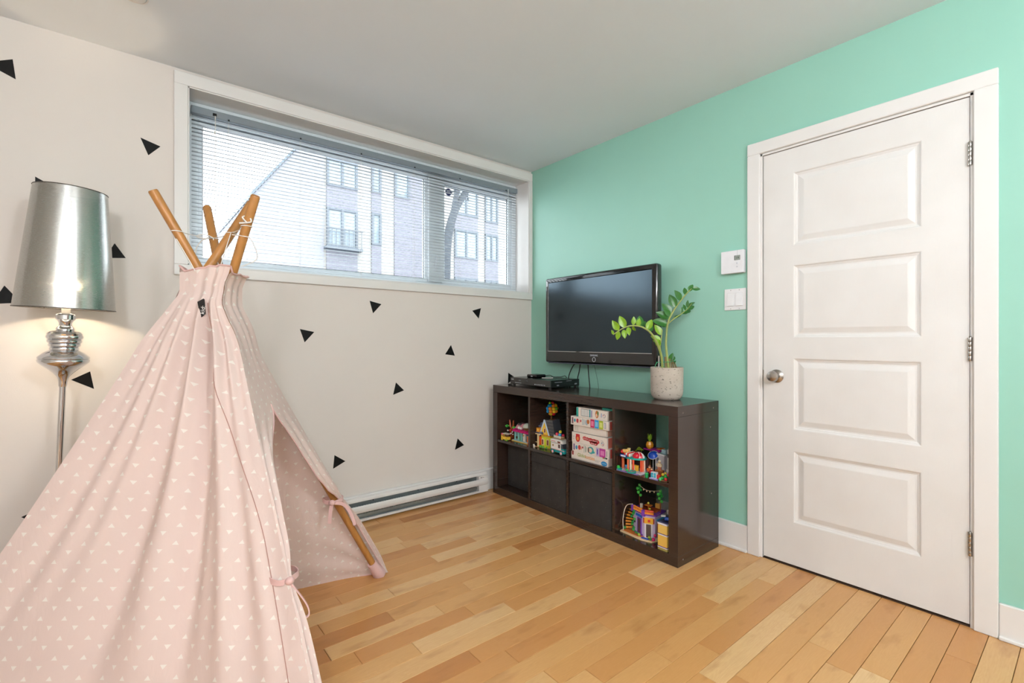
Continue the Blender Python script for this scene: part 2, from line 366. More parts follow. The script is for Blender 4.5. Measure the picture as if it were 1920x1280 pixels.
def sash(x0, x1, z0, z1, t, gx):
    b = B()
    for a in ((x0, x1, .16, .195, z1-t, z1), (x0, x1, .16, .195, z0, z0+t), (x0, x0+t, .16, .195, z0+t, z1-t), (x1-t, x1, .16, .195, z0+t, z1-t)): box(b, *a, .002)
    s = obj('sash', b, PVC, win)
    b = B(); box(b, x0+t-.004, x1-t+.004, .176, .18, z0+t-.004, z1-t+.004); obj('pane', b, GLASS, s)
    b = B()
    for a in ((x0+t, x1-t, .172, .176, z1-t-.004, z1-t), (x0+t, x1-t, .172, .176, z0+t, z0+t+.004), (x0+t, x0+t+.004, .172, .176, z0+t, z1-t), (x1-t-.004, x1-t, .172, .176, z0+t, z1-t)): box(b, *a)
    obj('gasket', b, BLACKP, s)
sash(WX0+.05, -.848, WZ0+.038, WZ1-.085, .022, 0)
sash(-.735, WX1-.045, WZ0+.038, WZ1-.085, .03, 0)
b = B(); box(b, -.80, -.775, .128, .14, 1.60, 1.69, .004, 2); box(b, -.795, -.78, .115, .13, 1.64, 1.72, .003); obj('sash_lock', b, PVC, win)
b = B(); lathe(b, [(.027, 0), (.027, .001)], n=24); bmesh.ops.rotate(b, cent=(0, 0, 0), matrix=Matrix.Rotation(PI/2, 3, 'X'), verts=b.verts); bmesh.ops.translate(b, vec=(-.664, .1745, 2.203), verts=b.verts)
st = tag(obj('window_sticker', b, P((28, 34, 92), .4)), 'round navy blue sticker in the upper corner of the right pane', 'sticker')
b = B()
for z in (2.195, 2.203, 2.211): box(b, -.682+abs(z-2.203)*.5, -.646-abs(z-2.203)*.5, .1725, .1735, z-.0018, z+.0018)
obj('sticker_print', b, P((225, 228, 240), .5), st)

# blind
BX0, BX1, BY = -2.262, -.072, .10
bl = thing('venetian_blind', 'white aluminium venetian blind with open slats filling the window recess', 'window blind', ((BX0+BX1)/2, BY, WZ0))
b = B(); box(b, BX0, BX1, BY-.014, BY+.014, 2.285, 2.322, .002); obj('headrail', b, RAIL, bl)
b = B(); box(b, BX0+.003, BX1-.003, BY-.012, BY+.012, 1.4875, 1.500, .003); obj('bottom_rail', b, SLAT, bl)
sb = B(); rows = []
for j in range(5):
    t = -1+j/2; rows.append([V((x, .0125*t, .0016*(1-t*t))) for x in (BX0+.004, BX1-.004)])
rt = grid(sb, rows); bmesh.ops.solidify(sb, geom=sb.faces[:], thickness=.0005)
me = bpy.data.meshes.new('slat'); sb.to_mesh(me); sb.free(); me.materials.append(SLAT)
NS = 38
for i in range(NS):
    o = bpy.data.objects.new('slat', me); C.objects.link(o); o.parent = bl; o.matrix_parent_inverse = WM[bl].inverted()
    o.location = (0, BY, 1.512+i*.0205); o.rotation_euler = (math.radians(3+random.uniform(-1, 1)), 0, 0)
for x in (-2.092, -1.725, -1.36, -.985, -.62, -.19):
    b = B()
    for dy in (-.0128, .0128): tube(b, [(x, BY+dy, 1.498), (x, BY+dy, 2.287)], .0006, 5)
    for i in range(NS): tube(b, [(x, BY-.0128, 1.5112+i*.0205), (x, BY+.0128, 1.5112+i*.0205)], .0004, 4)
    obj('ladder_cord', b, STRING, bl)
    b = B(); box(b, x-.004, x+.004, BY-.0155, BY-.0135, 2.283, 2.292); obj('cord_clip', b, BLACKP, bl)
b = B(); box(b, -2.166, -2.148, BY-.018, BY-.0135, 2.292, 2.306, .001); obj('cord_lock', b, BLACKP, bl)
b = B()
for d in (-.003, .004): tube(b, [(-2.155+d*.3, BY-.017, 2.3), (-2.155+d*.3, BY-.018, 2.2), (-2.157+d, BY-.018, 1.56)], .0009, 5)
obj('lift_cord', b, STRING, bl)
b = B(); lathe(b, [(.002, 0), (.006, .004), (.005, .012), (.002, .018)], (-2.157, BY-.018, 2.195), 10); obj('cord_toggle', b, P((225, 225, 220)), bl)
b = B(); tube(b, [(-.172, BY-.02, 2.30), (-.168, BY-.022, 1.93)], .0028, 6); obj('tilt_wand', b, M('clear_wand', (232, 238, 240), .1), bl)

# ------------------------------------------------------------------ door
tr = thing('trim_1', loc=(0, -2.17, 0), kind='structure')
for a in ((-.018, 0, -1.777, -1.7145, 0, 2.054), (-.018, 0, -2.6335, -2.566, 0, 2.054), (-.018, 0, -2.6335, -1.7145, 2.054, 2.115)):
    b = B(); box(b, *a, .003); obj('casing_board', b, TRIM, tr)
for a in ((-.004, .15, -1.785, -1.7755, 0, 2.052), (-.004, .15, -2.566, -2.556, 0, 2.052), (-.004, .15, -2.566, -1.775, 2.043, 2.053), (.04, .06, -1.795, -1.785, 0, 2.043), (.04, .06, -2.556, -2.546, 0, 2.043), (.04, .06, -2.556, -1.785, 2.033, 2.043)):
    b = B(); box(b, *a); obj('door_jamb', b, TRIM, tr)
b = B(); box(b, -.0, .12, -2.556, -1.785, -.004, .002); obj('threshold', b, GROOVE, tr)
door = thing('door_1', loc=(0, -2.17, 0), kind='structure')
LY0, LY1, LZ0, LZ1 = -1.789, -2.5535, .011, 2.040
PY0, PY1 = -1.928, -2.411
PZ = [(.217, .565), (.669, 1.017), (1.118, 1.470), (1.566, 1.922)]
b = B(); FX = .002
zs = [LZ0]+[z for p in PZ for z in p]+[LZ1]
for i in range(0, len(zs)-1, 2): box(b, FX, FX+.036, PY1, PY0, zs[i], zs[i+1])
box(b, FX, FX+.036, PY0, LY0, LZ0, LZ1); box(b, FX, FX+.036, LY1, PY1, LZ0, LZ1)
leaf = obj('door_leaf', b, DOORM, door)
for z0, z1 in PZ:
    b = B(); prof = [(0, 0), (.004, .0015), (.007, .006), (.012, .0075), (.016, .010), (.022, .010), (.044, .0025), (.047, .002)]
    rows = []
    for o_, d in prof:
        rows.append([(FX+d, PY0-o_, z0+o_), (FX+d, PY1+o_, z0+o_), (FX+d, PY1+o_, z1-o_), (FX+d, PY0-o_, z1-o_)])
    vs = grid(b, rows, True); b.faces.new(vs[-1]); bmesh.ops.recalc_face_normals(b, faces=b.faces)
    if sum(f.normal.x*f.calc_area() for f in b.faces) > 0: bmesh.ops.reverse_faces(b, faces=b.faces)
    obj('door_panel', b, DOORM, door)
kn = B(); prof = [(.001, 0), (.032, 0), (.033, .004), (.028, .009), (.014, .012), (.0115, .022), (.0125, .030), (.021, .036), (.0265, .046), (.0265, .055), (.022, .062), (.012, .065), (.001, .066)]
lathe(kn, prof, n=28, cap=False); bmesh.ops.rotate(kn, cent=(0, 0, 0), matrix=Matrix.Rotation(-PI/2, 3, 'Y'), verts=kn.verts); bmesh.ops.translate(kn, vec=(FX, -1.853, .926), verts=kn.verts)
obj('door_knob', kn, SATIN, door, 40)
b = B(); box(b, -.001, .03, -1.7905, -1.787, .895, .955, .001); obj('strike_plate', b, SATIN, door)
for z in (.322, 1.07, 1.82):
    b = B()
    for k in range(5): lathe(b, [(.0062, 0), (.0066, .001), (.0066, .0168), (.0062, .0178)], (-.006, -2.556, z-.045+k*.018), 12)
    lathe(b, [(.003, 0), (.004, .003), (.001, .006)], (-.006, -2.556, z+.045), 8)
    hg = obj('hinge', b, SATIN, door, 40)
    b = B(); box(b, -.0005, .0015, -2.556, -2.548, z-.044, z+.044); obj('hinge_leaf', b, SATIN, hg)

# ------------------------------------------------------------------ thermostat and switch
t = thing('thermostat', 'white digital wall thermostat above the double light switch', 'thermostat', (-.015, -1.641, 1.459))
b = B(); box(b, -.028, -.001, -1.702, -1.580, 1.459, 1.579, .003, 2); obj('housing', b, P((238, 238, 242), .35), t)
b = B(); box(b, -.0292, -.0278, -1.684, -1.653, 1.526, 1.551, .0005); d_ = obj('display_frame', b, P((70, 74, 74), .3), t)
b = B(); box(b, -.0296, -.0288, -1.683, -1.657, 1.527, 1.550); obj('display', b, P((150, 160, 152), .3), d_)
obj('display_digits', text('19', .017, face_x(-.0299, -1.670, 1.532), .0002), P((25, 30, 28), .5), d_)
for z in (1.510, 1.492):
    b = B(); lathe(b, [(.0042, 0), (.0042, .003), (.003, .004)], n=14); bmesh.ops.rotate(b, cent=(0, 0, 0), matrix=Matrix.Rotation(-PI/2, 3, 'Y'), verts=b.verts); bmesh.ops.translate(b, vec=(-.028, -1.668, z), verts=b.verts)
    obj('button', b, P((215, 215, 220), .35), t)
b = B(); box(b, -.0284, -.0278, -1.6695, -1.6685, 1.552, 1.579); obj('seam', b, P((190, 190, 195)), t)
t = thing('light_switch', 'white two-gang rocker light switch plate beside the door casing', 'light switch', (0, -1.646, 1.265))
b = B(); box(b, -.006, 0, -1.704, -1.588, 1.265, 1.379, .002, 2); obj('cover_plate', b, P((240, 240, 242), .35), t)
for y in (-1.623, -1.669):
    b = B(); box(b, -.0068, -.005, y-.0185, y+.0185, 1.286, 1.358, .0005); fr = obj('rocker_frame', b, P((226, 226, 228), .35), t)
    b = B(); prism(b, [(-.0062, y-.0165, 1.288), (-.0125, y-.0165, 1.288), (-.007, y-.0165, 1.356), (-.0062, y-.0165, 1.356)], (0, .033, 0)); obj('rocker', b, P((243, 243, 245), .3), fr)
    for z in (1.273, 1.371):
        b = B(); lathe(b, [(.003, 0), (.0028, .001)], n=10); bmesh.ops.rotate(b, cent=(0, 0, 0), matrix=Matrix.Rotation(-PI/2, 3, 'Y'), verts=b.verts); bmesh.ops.translate(b, vec=(-.006, y, z), verts=b.verts)
        obj('screw', b, P((190, 190, 192), .35), t)

# ------------------------------------------------------------------ baseboard heater
HX0, HX1 = -2.15, -.478
h = thing('baseboard_heater', 'long white electric baseboard heater under the window', 'heater', ((HX0+HX1)/2, -.045, 0))
b = B(); box(b, HX0, HX1, -.028, -.0245, .012, .148); obj('back_plate', b, GALV, h)
b = B(); prism(b, [(HX0, -.0245, .140), (HX0, -.045, .136), (HX0, -.049, .128), (HX0, -.051, .128), (HX0, -.050, .140), (HX0, -.046, .147), (HX0, -.0245, .150)], (HX1-HX0, 0, 0)); obj('top_lip', b, HEATW, h)
b = B(); prism(b, [(HX0, -.062, .062), (HX0, -.068, .068), (HX0, -.071, .083), (HX0, -.069, .098), (HX0, -.062, .106), (HX0, -.060, .105), (HX0, -.066, .097), (HX0, -.068, .083), (HX0, -.065, .070), (HX0, -.060, .064)], (HX1-HX0, 0, 0)); obj('front_cover', b, HEATW, h)
b = B(); prism(b, [(HX0, -.0245, .012), (HX0, -.066, .012), (HX0, -.068, .016), (HX0, -.068, .027), (HX0, -.066, .027), (HX0, -.065, .017), (HX0, -.0245, .017)], (HX1-HX0, 0, 0)); obj('bottom_lip', b, HEATW, h)
b = B(); box(b, HX0+.1, HX1-.09, -.058, -.03, .038, .055); obj('element_guard', b, GALV, h)
b = B()
for i in range(90): box(b, HX0+.12+i*.0163, HX0+.125+i*.0163, -.0595, -.030, .056, .098)
tag(obj('heating_fins', b, GALV, h), kind='stuff')
for x0, x1 in ((HX0, HX0+.075), (HX1-.075, HX1)):
    b = B(); box(b, x0, x1, -.0605, -.029, .018, .127); obj('end_box', b, HEATW, h)
b = B()
prism(b, [(HX1-.062, -.0612, .1165), (HX1-.054, -.0612, .121), (HX1-.054, -.0612, .1175), (HX1-.03, -.0612, .1175), (HX1-.03, -.0612, .1155), (HX1-.054, -.0612, .1155), (HX1-.054, -.0612, .112)], (0, .0006, 0)); obj('arrow_mark', b, P((60, 60, 60)), h)
for x in (-.72, -1.02, -1.33, -1.62):
    b = B(); box(b, x-.003, x+.003, -.0285, -.0278, .113, .119); obj('rivet_hole', b, BLACKP, h)
for x0 in (-3.0,): pass

# ------------------------------------------------------------------ wall decals
DEC = [([(-2.975, 2.24), (-2.893, 2.282), (-2.884, 2.201)], 'black triangle decal high on the white wall, cut by the left picture edge'),
       ([(-2.47, 2.067), (-2.393, 2.044), (-2.44, 1.99)], 'black triangle decal just left of the upper window casing'),
       ([(-2.826, 1.805), (-2.756, 1.765), (-2.826, 1.725)], 'black triangle decal peeking out above the top of the silver lampshade'),
       ([(-2.564, 1.553), (-2.524, 1.489), (-2.600, 1.481)], 'black triangle decal half hidden behind the right side of the silver lampshade'),
       ([(-2.955, 1.253), (-2.917, 1.332), (-2.868, 1.263)], 'black triangle decal left of the lower edge of the lampshade'),
       ([(-2.713, .929), (-2.649, .964), (-2.636, .884)], 'black triangle decal right beside the chrome lamp pole'),
       ([(-2.868, .357), (-2.800, .385), (-2.806, .305)], 'black triangle decal low on the wall at the left slope of the tepee'),
       ([(-1.753, 1.169), (-1.674, 1.153), (-1.727, 1.093)], 'black triangle decal on the wall nearest to the right side of the tepee top'),
       ([(-1.341, 1.351), (-1.264, 1.334), (-1.319, 1.274)], 'black triangle decal directly under the middle of the window casing'),
       ([(-.57, 1.32), (-.493, 1.342), (-.513, 1.264)], 'black triangle decal under the right end of the window'),
       ([(-.75, 1.072), (-.718, .997), (-.797, 1.008)], 'upright black triangle decal below and left of the one under the window end'),
       ([(-1.165, .833), (-1.108, .778), (-1.184, .754)], 'black triangle decal in the middle of the bare white wall between tepee and bookcase'),
       ([(-.695, .411), (-.641, .356), (-.717, .333)], 'black triangle decal low on the wall close to the dark bookcase'),
       ([(-1.558, .422), (-1.493, .376), (-1.566, .342)], 'black triangle decal just above the heater beside the tepee'),
       ([(-.236, .856), (-.165, .815), (-.239, .775)], 'black triangle decal behind the media player above the bookcase')]
for pts, lab in DEC:
    b = B(); prism(b, [(x, -.0008, z) for x, z in pts], (0, .0008, 0))
    tag(obj('triangle_decal', b, DECAL), lab, 'wall decal', 'black triangle decals on the white wall')

# ------------------------------------------------------------------ ceiling plate and added fill globes
t = thing('ceiling_detector', 'round white cover plate on the ceiling at the top picture edge', 'ceiling plate', (-2.50, -.505, H-.012))
b = B(); lathe(b, [(.001, -.011), (.030, -.011), (.036, -.008), (.038, 0)], (-2.50, -.50, H), 32); obj('cover', b, TRIM, t, 40)
b = B(); lathe(b, [(.041, -.003), (.046, -.004), (.047, 0)], (-2.50, -.50, H), 32, False); obj('trim_ring', b, TRIM, t, 40)
for i, (lx, ly) in enumerate(CEIL):
    t = thing('added_fill_pendant', 'added fill light shaped as an opal globe pendant on a short chrome rod '+('on the door side behind the camera' if i == 0 else 'on the left side behind the camera'), 'added fill light', (lx, ly, H-.44), group='added fill globes behind the camera')
    b = B(); lathe(b, [(.06, 0), (.06, -.012), (.02, -.025)], (lx, ly, H), 24); obj('ceiling_rose', b, CHROME, t, 40)
    b = B(); lathe(b, [(.006, -.02), (.006, -.16)], (lx, ly, H), 10); obj('rod', b, CHROME, t, 40)
    b = B(); lathe(b, [(.02, -.14), (.03, -.148), (.03, -.154)], (lx, ly, H), 20); obj('globe_holder', b, CHROME, t, 40)
    b = B(); ball(b, (lx, ly, H-.30), .14, 14, 10); obj('fill_globe', b, M('fill_globe_glow', (250, 244, 235), .3, emit=(.915, .965, 1, 1), es=FILL_GLOBE_STRENGTH), t, 60)

# ------------------------------------------------------------------ bookcase
SX0, SX1, SY0, SY1, SH = -.445, -.055, -.0842, -1.5815, .782
bc = thing('bookcase', 'low black-brown open cube bookcase with two rows of four cells', 'bookcase', (-.25, -.833, 0))
T = .052; D_ = .018
b = B(); box(b, SX0, SX1, SY1, SY0, SH-T, SH, .001); obj('top_board', b, SHELF, bc)
b = B(); box(b, SX0, SX1, SY1, SY0, 0, T, .001); obj('bottom_board', b, SHELF, bc)
for y0, y1 in ((SY0-T, SY0), (SY1, SY1+T)):
    b = B(); box(b, SX0, SX1, y0, y1, T, SH-T, .001); obj('side_board', b, SHELF, bc)
CW = (SY0-SY1-2*T-3*D_)/4
CELL = [SY0-T-i*(CW+D_) for i in range(4)]        # window-side y of each cell
for i in range(3):
    y = CELL[i]-CW; b = B(); box(b, SX0+.003, SX1, y-D_, y, T, SH-T, .0008); obj('divider', b, SHELF, bc)
MZ = .395
for i in range(4):
    b = B(); box(b, SX0+.003, SX1, CELL[i]-CW, CELL[i], MZ-D_, MZ, .0008); obj('shelf_board', b, SHELF, bc)
for x, z in ((-.40, .748), (-.11, .748), (-.40, .03), (-.13, .30), (-.14, .65)):
    b = B(); lathe(b, [(.004, 0), (.0036, .0006)], n=10); bmesh.ops.rotate(b, cent=(0, 0, 0), matrix=Matrix.Rotation(PI/2, 3, 'X'), verts=b.verts); bmesh.ops.translate(b, vec=(x, SY1, z), verts=b.verts)
    obj('screw_cover', b, P((120, 112, 104), .4), bc)
BXL = ['plain black felt storage box pushed deep into the cell nearest the window', 'black felt storage box in the second lower cell from the window', 'black felt storage box in the third lower cell, below the board games']
for i, xf in enumerate((-.355, -.437, -.440)):
    y1 = CELL[i]-.007; y0 = CELL[i]-CW+.007; z0, z1 = T, MZ-D_-.006
    t = thing('storage_box', BXL[i], 'storage box', (xf+.16, (y0+y1)/2, z0), group='felt boxes in the lower cells')
    b = B(); box(b, xf, -.07, y0, y1, z0, z1-.0, .006, 2)
    bmesh.ops.subdivide_edges(b, edges=[e for e in b.edges if e.calc_length() > .1], cuts=5, use_grid_fill=True)
    for v in b.verts:
        if v.co.x < xf+.004: v.co.x += .004*math.sin(v.co.z*23+i*2)*math.sin((v.co.y-y0)/(y1-y0)*PI)+(.010*((v.co.z-z0)/(z1-z0)-.6) if i else 0)
    body = obj('body', b, FELT, t, 30)
    if i:
        b = B(); zf = z1-.062
        rows = []
        for z in (z1+.001, z1-.02, z1-.04, zf, zf-.001):
            rows.append([(xf-.0035+(.006*((z-z0)/(z1-z0)-.6)) + (.0015*math.sin(k*1.3+z*60)) + (.004 if z == zf-.001 else 0), y1-.003-(y1-y0-.006)*k/8, z) for k in range(9)])
        grid(b, rows); lf = obj('lid_flap', b, FELT, t, 40)
        b = B(); tube(b, [V(p)+V((-.0005, 0, 0)) for p in rows[3]], .0012, 5); obj('lid_seam_shade', b, BLACKP, lf)  # dark tube draws the lid seam and the shade under its edge

# ------------------------------------------------------------------ television
tv = thing('television', 'black glossy flat television mounted on the mint wall', 'television', (-.08, -.75, .943))
TY0, TY1, TZ0, TZ1, TX = -.268, -1.231, .943, 1.561, -.10
b = B(); box(b, TX, -.045, TY1, TY0, TZ0, TZ1, .016, 4); b.normal_update(); bmesh.ops.delete(b, geom=[f for f in b.faces if f.normal.x < -.95 and f.calc_area() > .1], context='FACES')
bez = B()
SY_0, SY_1, SZ_0, SZ_1 = TY0-.036, TY1+.036, TZ0+.086, TZ1-.036
def ring(y0, y1, z0, z1, x): return [(x, y0, z0), (x, y1, z0), (x, y1, z1), (x, y0, z1)]
obj('back_shell', b, GLOSSB, tv, 40)
vs = grid(bez, [ring(TY0-.016, TY1+.016, TZ0+.016, TZ1-.016, TX), ring(SY_0+.004, SY_1-.004, SZ_0-.004, SZ_1+.004, TX-.003), ring(SY_0, SY_1, SZ_0, SZ_1, TX+.002)], True)
bmesh.ops.recalc_face_normals(bez, faces=bez.faces)
if sum(f.normal.x*f.calc_area() for f in bez.faces) > 0: bmesh.ops.reverse_faces(bez, faces=bez.faces)
fb = obj('bezel', bez, GLOSSB, tv)
b = B(); box(b, TX+.001, TX+.006, SY_1, SY_0, SZ_0, SZ_1)
scm = M('matte_screen', (5, 6, 10), .2, var=.03, spec=.9); scm.node_tree.nodes['Principled BSDF'].inputs['Specular Tint'].default_value = (.62, .84, 1, 1); obj('screen', b, scm, tv)
b = B(); box(b, TX-.0035, TX+.001, SY_1-.002, SY_0+.002, SZ_0-.0045, SZ_0-.0015); obj('silver_line', b, CHROME, fb)
b = B(); box(b, TX+.004, TX+.012, TY1+.03, TY0-.03, TZ0-.004, TZ0+.004, .002); obj('lower_edge', b, M('blue_grey_trim', (96, 104, 120), .2, .6), tv)
obj('brand_lettering', text('SAMSUNG', .017, face_x(TX-.003, -.747, SZ_0-.030), .0004, w=.066), P((216, 222, 232), .4), fb)
b = B(); pts = [(TX-.003, -.747+.013*math.cos(a*PI/12), SZ_0-.052+.0145*math.sin(a*PI/12)) for a in range(25)]; tube(b, pts, .0014, 6); obj('power_ring', b, M('ring_white', (222, 224, 230), .3), fb)
b = B(); box(b, -.046, -.001, -.95, -.55, 1.10, 1.40, .002); obj('wall_bracket', b, BLACKP, tv)
CB = [([(-.06, -.54, .95), (-.062, -.50, .90), (-.064, -.475, .84), (-.05, -.472, .80), (-.025, -.47, .70)], 'thin black cable curving from the television down behind the media player'),
      ([(-.06, -.585, .95), (-.06, -.575, .89), (-.055, -.553, .82), (-.03, -.55, .70)], 'second black cable, slanting from the television to the right end of the media player'),
      ([(-.06, -.655, .95), (-.055, -.658, .87), (-.045, -.662, .76), (-.03, -.665, .6)], 'straight black cable hanging between the television and the bookcase top'),
      ([(-.02, -.672, .95), (-.018, -.70, .85), (-.016, -.715, .76), (-.016, -.72, .6)], 'hair-thin dark cable against the wall beside the straight one')]
for i, (p, lab) in enumerate(CB):
    b = B(); tube(b, spline(p, 6), .0036 if i < 3 else .001, 8); tag(obj('cable', b, RUBBER, smooth=60), lab, 'cable', 'cables below the television')

# ------------------------------------------------------------------ media boxes
t = thing('media_player', 'wide black media player lying on the window end of the bookcase', 'media player', (-.21, -.36, SH))
b = B(); box(b, -.345, -.072, -.587, -.165, SH+.008, SH+.056, .002); bd = obj('case', b, BLACKP, t)
for x, y in ((-.33, -.19), (-.33, -.565), (-.09, -.19), (-.09, -.565)):
    b = B(); lathe(b, [(.010, 0), (.010, .009)], (x, y, SH), 12); obj('foot', b, RUBBER, t)
b = B(); box(b, -.349, -.344, -.586, -.166, SH+.009, SH+.0555, .0015); fp = obj('front_panel', b, GLOSSB, t)
GR = P((196, 200, 204), .4)
b = B(); box(b, -.3497, -.349, -.205, -.178, SH+.041, SH+.046); obj('front_print', b, GR, fp)
for k in range(7): b = B(); box(b, -.3497, -.349, -.228-k*.010, -.222-k*.010, SH+.020, SH+.023); obj('front_print', b, GR, fp)
b = B(); box(b, -.3497, -.349, -.285, -.262, SH+.036, SH+.043); box(b, -.3497, -.349, -.36, -.34, SH+.039, SH+.042); obj('display_print', b, P((120, 124, 128)), fp)
for k in range(7):
    b = B(); lathe(b, [(.0035, 0), (.0035, .0015)], n=8); bmesh.ops.rotate(b, cent=(0, 0, 0), matrix=Matrix.Rotation(-PI/2, 3, 'Y'), verts=b.verts); bmesh.ops.translate(b, vec=(-.349, -.435-k*.016, SH+.022), verts=b.verts)
    obj('button', b, GR, fp)
b = B(); box(b, -.31, -.24, -.5878, -.5868, SH+.040, SH+.045); box(b, -.20, -.15, -.5878, -.5868, SH+.046, SH+.049); box(b, -.29, -.27, -.5878, -.5868, SH+.018, SH+.026); box(b, -.12, -.10, -.5878, -.5868, SH+.020, SH+.028); obj('side_vents', b, P((130, 134, 138)), t)
t = thing('streaming_box', 'small black square streaming box on top of the media player', 'streaming box', (-.19, -.28, SH+.056))
b = B(); box(b, -.27, -.17, -.355, -.255, SH+.056, SH+.079, .008, 3); o_ = obj('case', b, BLACKP, t, 40)
b = B(); box(b, -.2705, -.2698, -.312, -.303, SH+.064, SH+.071); box(b, -.2705, -.2698, -.320, -.316, SH+.064, SH+.071); obj('logo_print', b, GR, o_)
b = B(); tube(b, spline([(-.172, -.345, SH+.068), (-.15, -.375, SH+.072), (-.14, -.40, SH+.0615), (-.10, -.43, SH+.0605), (-.05, -.44, SH+.058), (-.03, -.44, SH-.05)], 5), .0026, 7); obj('power_cord', b, RUBBER, t, 60)
b = B(); tube(b, spline([(-.23, -.375, SH+.058), (-.20, -.41, SH+.058), (-.17, -.425, SH+.058)], 4), .0022, 6); tag(obj('white_wire', b, STRING), 'short white wire lying on the media player lid', 'wire')

# ------------------------------------------------------------------ floor lamp (leans slightly)
lp_x, lp_y = -2.757, -.182
lean = math.radians(2.6)
axis = V((0.629, 0.777, 0))         # lean sideways, away from the window corner
lm = thing('floor_lamp', 'tall chrome floor lamp with a turned body and silver mirror shade', 'floor lamp', (lp_x, lp_y, 0), local=True)
lm.rotation_mode = 'QUATERNION'; lm.rotation_quaternion = Matrix.Rotation(lean, 3, axis).to_quaternion()
def zz(y): return 1.102-(y-638.6)*.002174
def rr(p): return p*.00159
b = B(); lathe(b, [(.125, 0), (.128, .006), (.126, .014), (.10, .022), (.05, .032), (.022, .045), (.0115, .06)], n=40); obj('base', b, CHROME, lm, 40)
b = B(); lathe(b, [(.0108, .055), (.0108, zz(724))], n=20); obj('pole', b, CHROME, lm, 60)
b = B(); pf = [(rr(7.6), zz(724)), (rr(8.6), zz(722)), (rr(8.8), zz(715)), (rr(11.5), zz(706)), (rr(19), zz(699)), (rr(30), zz(691)), (rr(42), zz(684)), (rr(50), zz(678)), (rr(51), zz(674)), (rr(49), zz(672.2)), (rr(51), zz(670.5)), (rr(50), zz(668)), (rr(38), zz(660)), (rr(28), zz(656)), (rr(25), zz(655))]
lathe(b, pf, n=48); obj('bowl_body', b, CHROME, lm, 50)
b = B(); pf = [(rr(25), zz(658))]
for y_, r_ in ((653, 28), (646, 31), (639, 33.5), (631, 36)): pf += [(rr(r_-2.6), zz(y_+3.5)), (rr(r_), zz(y_+2)), (rr(r_+.8), zz(y_)), (rr(r_), zz(y_-2)), (rr(r_-2.6), zz(y_-3.3))]
pf += [(rr(34), zz(625)), (rr(30), zz(621.5)), (rr(17), zz(619)), (rr(18.5), zz(616)), (rr(16.5), zz(613)), (rr(12.5), zz(610)), (rr(12.5), zz(605)), (rr(16), zz(601)), (rr(19.5), zz(598)), (rr(19.5), zz(590)), (rr(17.5), zz(588)), (rr(9), zz(586))]
lathe(b, pf, n=40); obj('turned_neck', b, CHROME, lm, 35)
b = B(); lathe(b, [(rr(9), zz(586)), (rr(9), zz(566)), (rr(8), zz(564))], n=20); obj('lamp_socket', b, P((226, 222, 214), .3), lm, 40)
b = B(); zb = zz(564); lathe(b, [(.012, zb), (.014, zb+.02), (.024, zb+.045), (.0285, zb+.065), (.025, zb+.085), (.012, zb+.098), (.001, zb+.1)], n=20, cap=False)
obj('bulb', b, M('lit_bulb', (255, 244, 225), .3, emit=(1, .86, .66, 1), es=9), lm, 60)
b = B(); lathe(b, [(rr(100)*.985, zz(578)), (rr(72), zz(357))], n=64, cap=False); sh = obj('lamp_shade', b, SHADE, lm, 60)
for r_, z_ in ((rr(100)*.985, zz(578)), (rr(72), zz(357))):
    b = B(); tube(b, [(r_*math.cos(a*PI/32), r_*math.sin(a*PI/32), z_) for a in range(65)], .0018, 6, False)
    obj('shade_rim', b, P((70, 62, 56), .5), sh)
b = B()
for k in range(3):
    a = k*2*PI/3; tube(b, [(rr(9)*math.cos(a), rr(9)*math.sin(a), zz(566)), (rr(98)*math.cos(a), rr(98)*math.sin(a), zz(577))], .0014, 6)
obj('shade_spider', b, CHROME, sh)
lb = bpy.data.lights.new('floor_lamp_bulb_light', 'POINT'); lb.energy = 60; lb.color = (1, .80, .56); lb.shadow_soft_size = .03
lo = bpy.data.objects.new('floor_lamp_bulb_light', lb); C.objects.link(lo); lo.parent = lm; lo.location = (0, 0, zb+.06)
b = B(); tube(b, spline([(-2.86, -.06, .012), (-2.95, -.07, .006), (-3.1, -.05, .006), (-3.3, -.04, .006)], 5), .0035, 6); tag(obj('lamp_cord', b, RUBBER), 'black power cord of the floor lamp along the wall', 'cord')

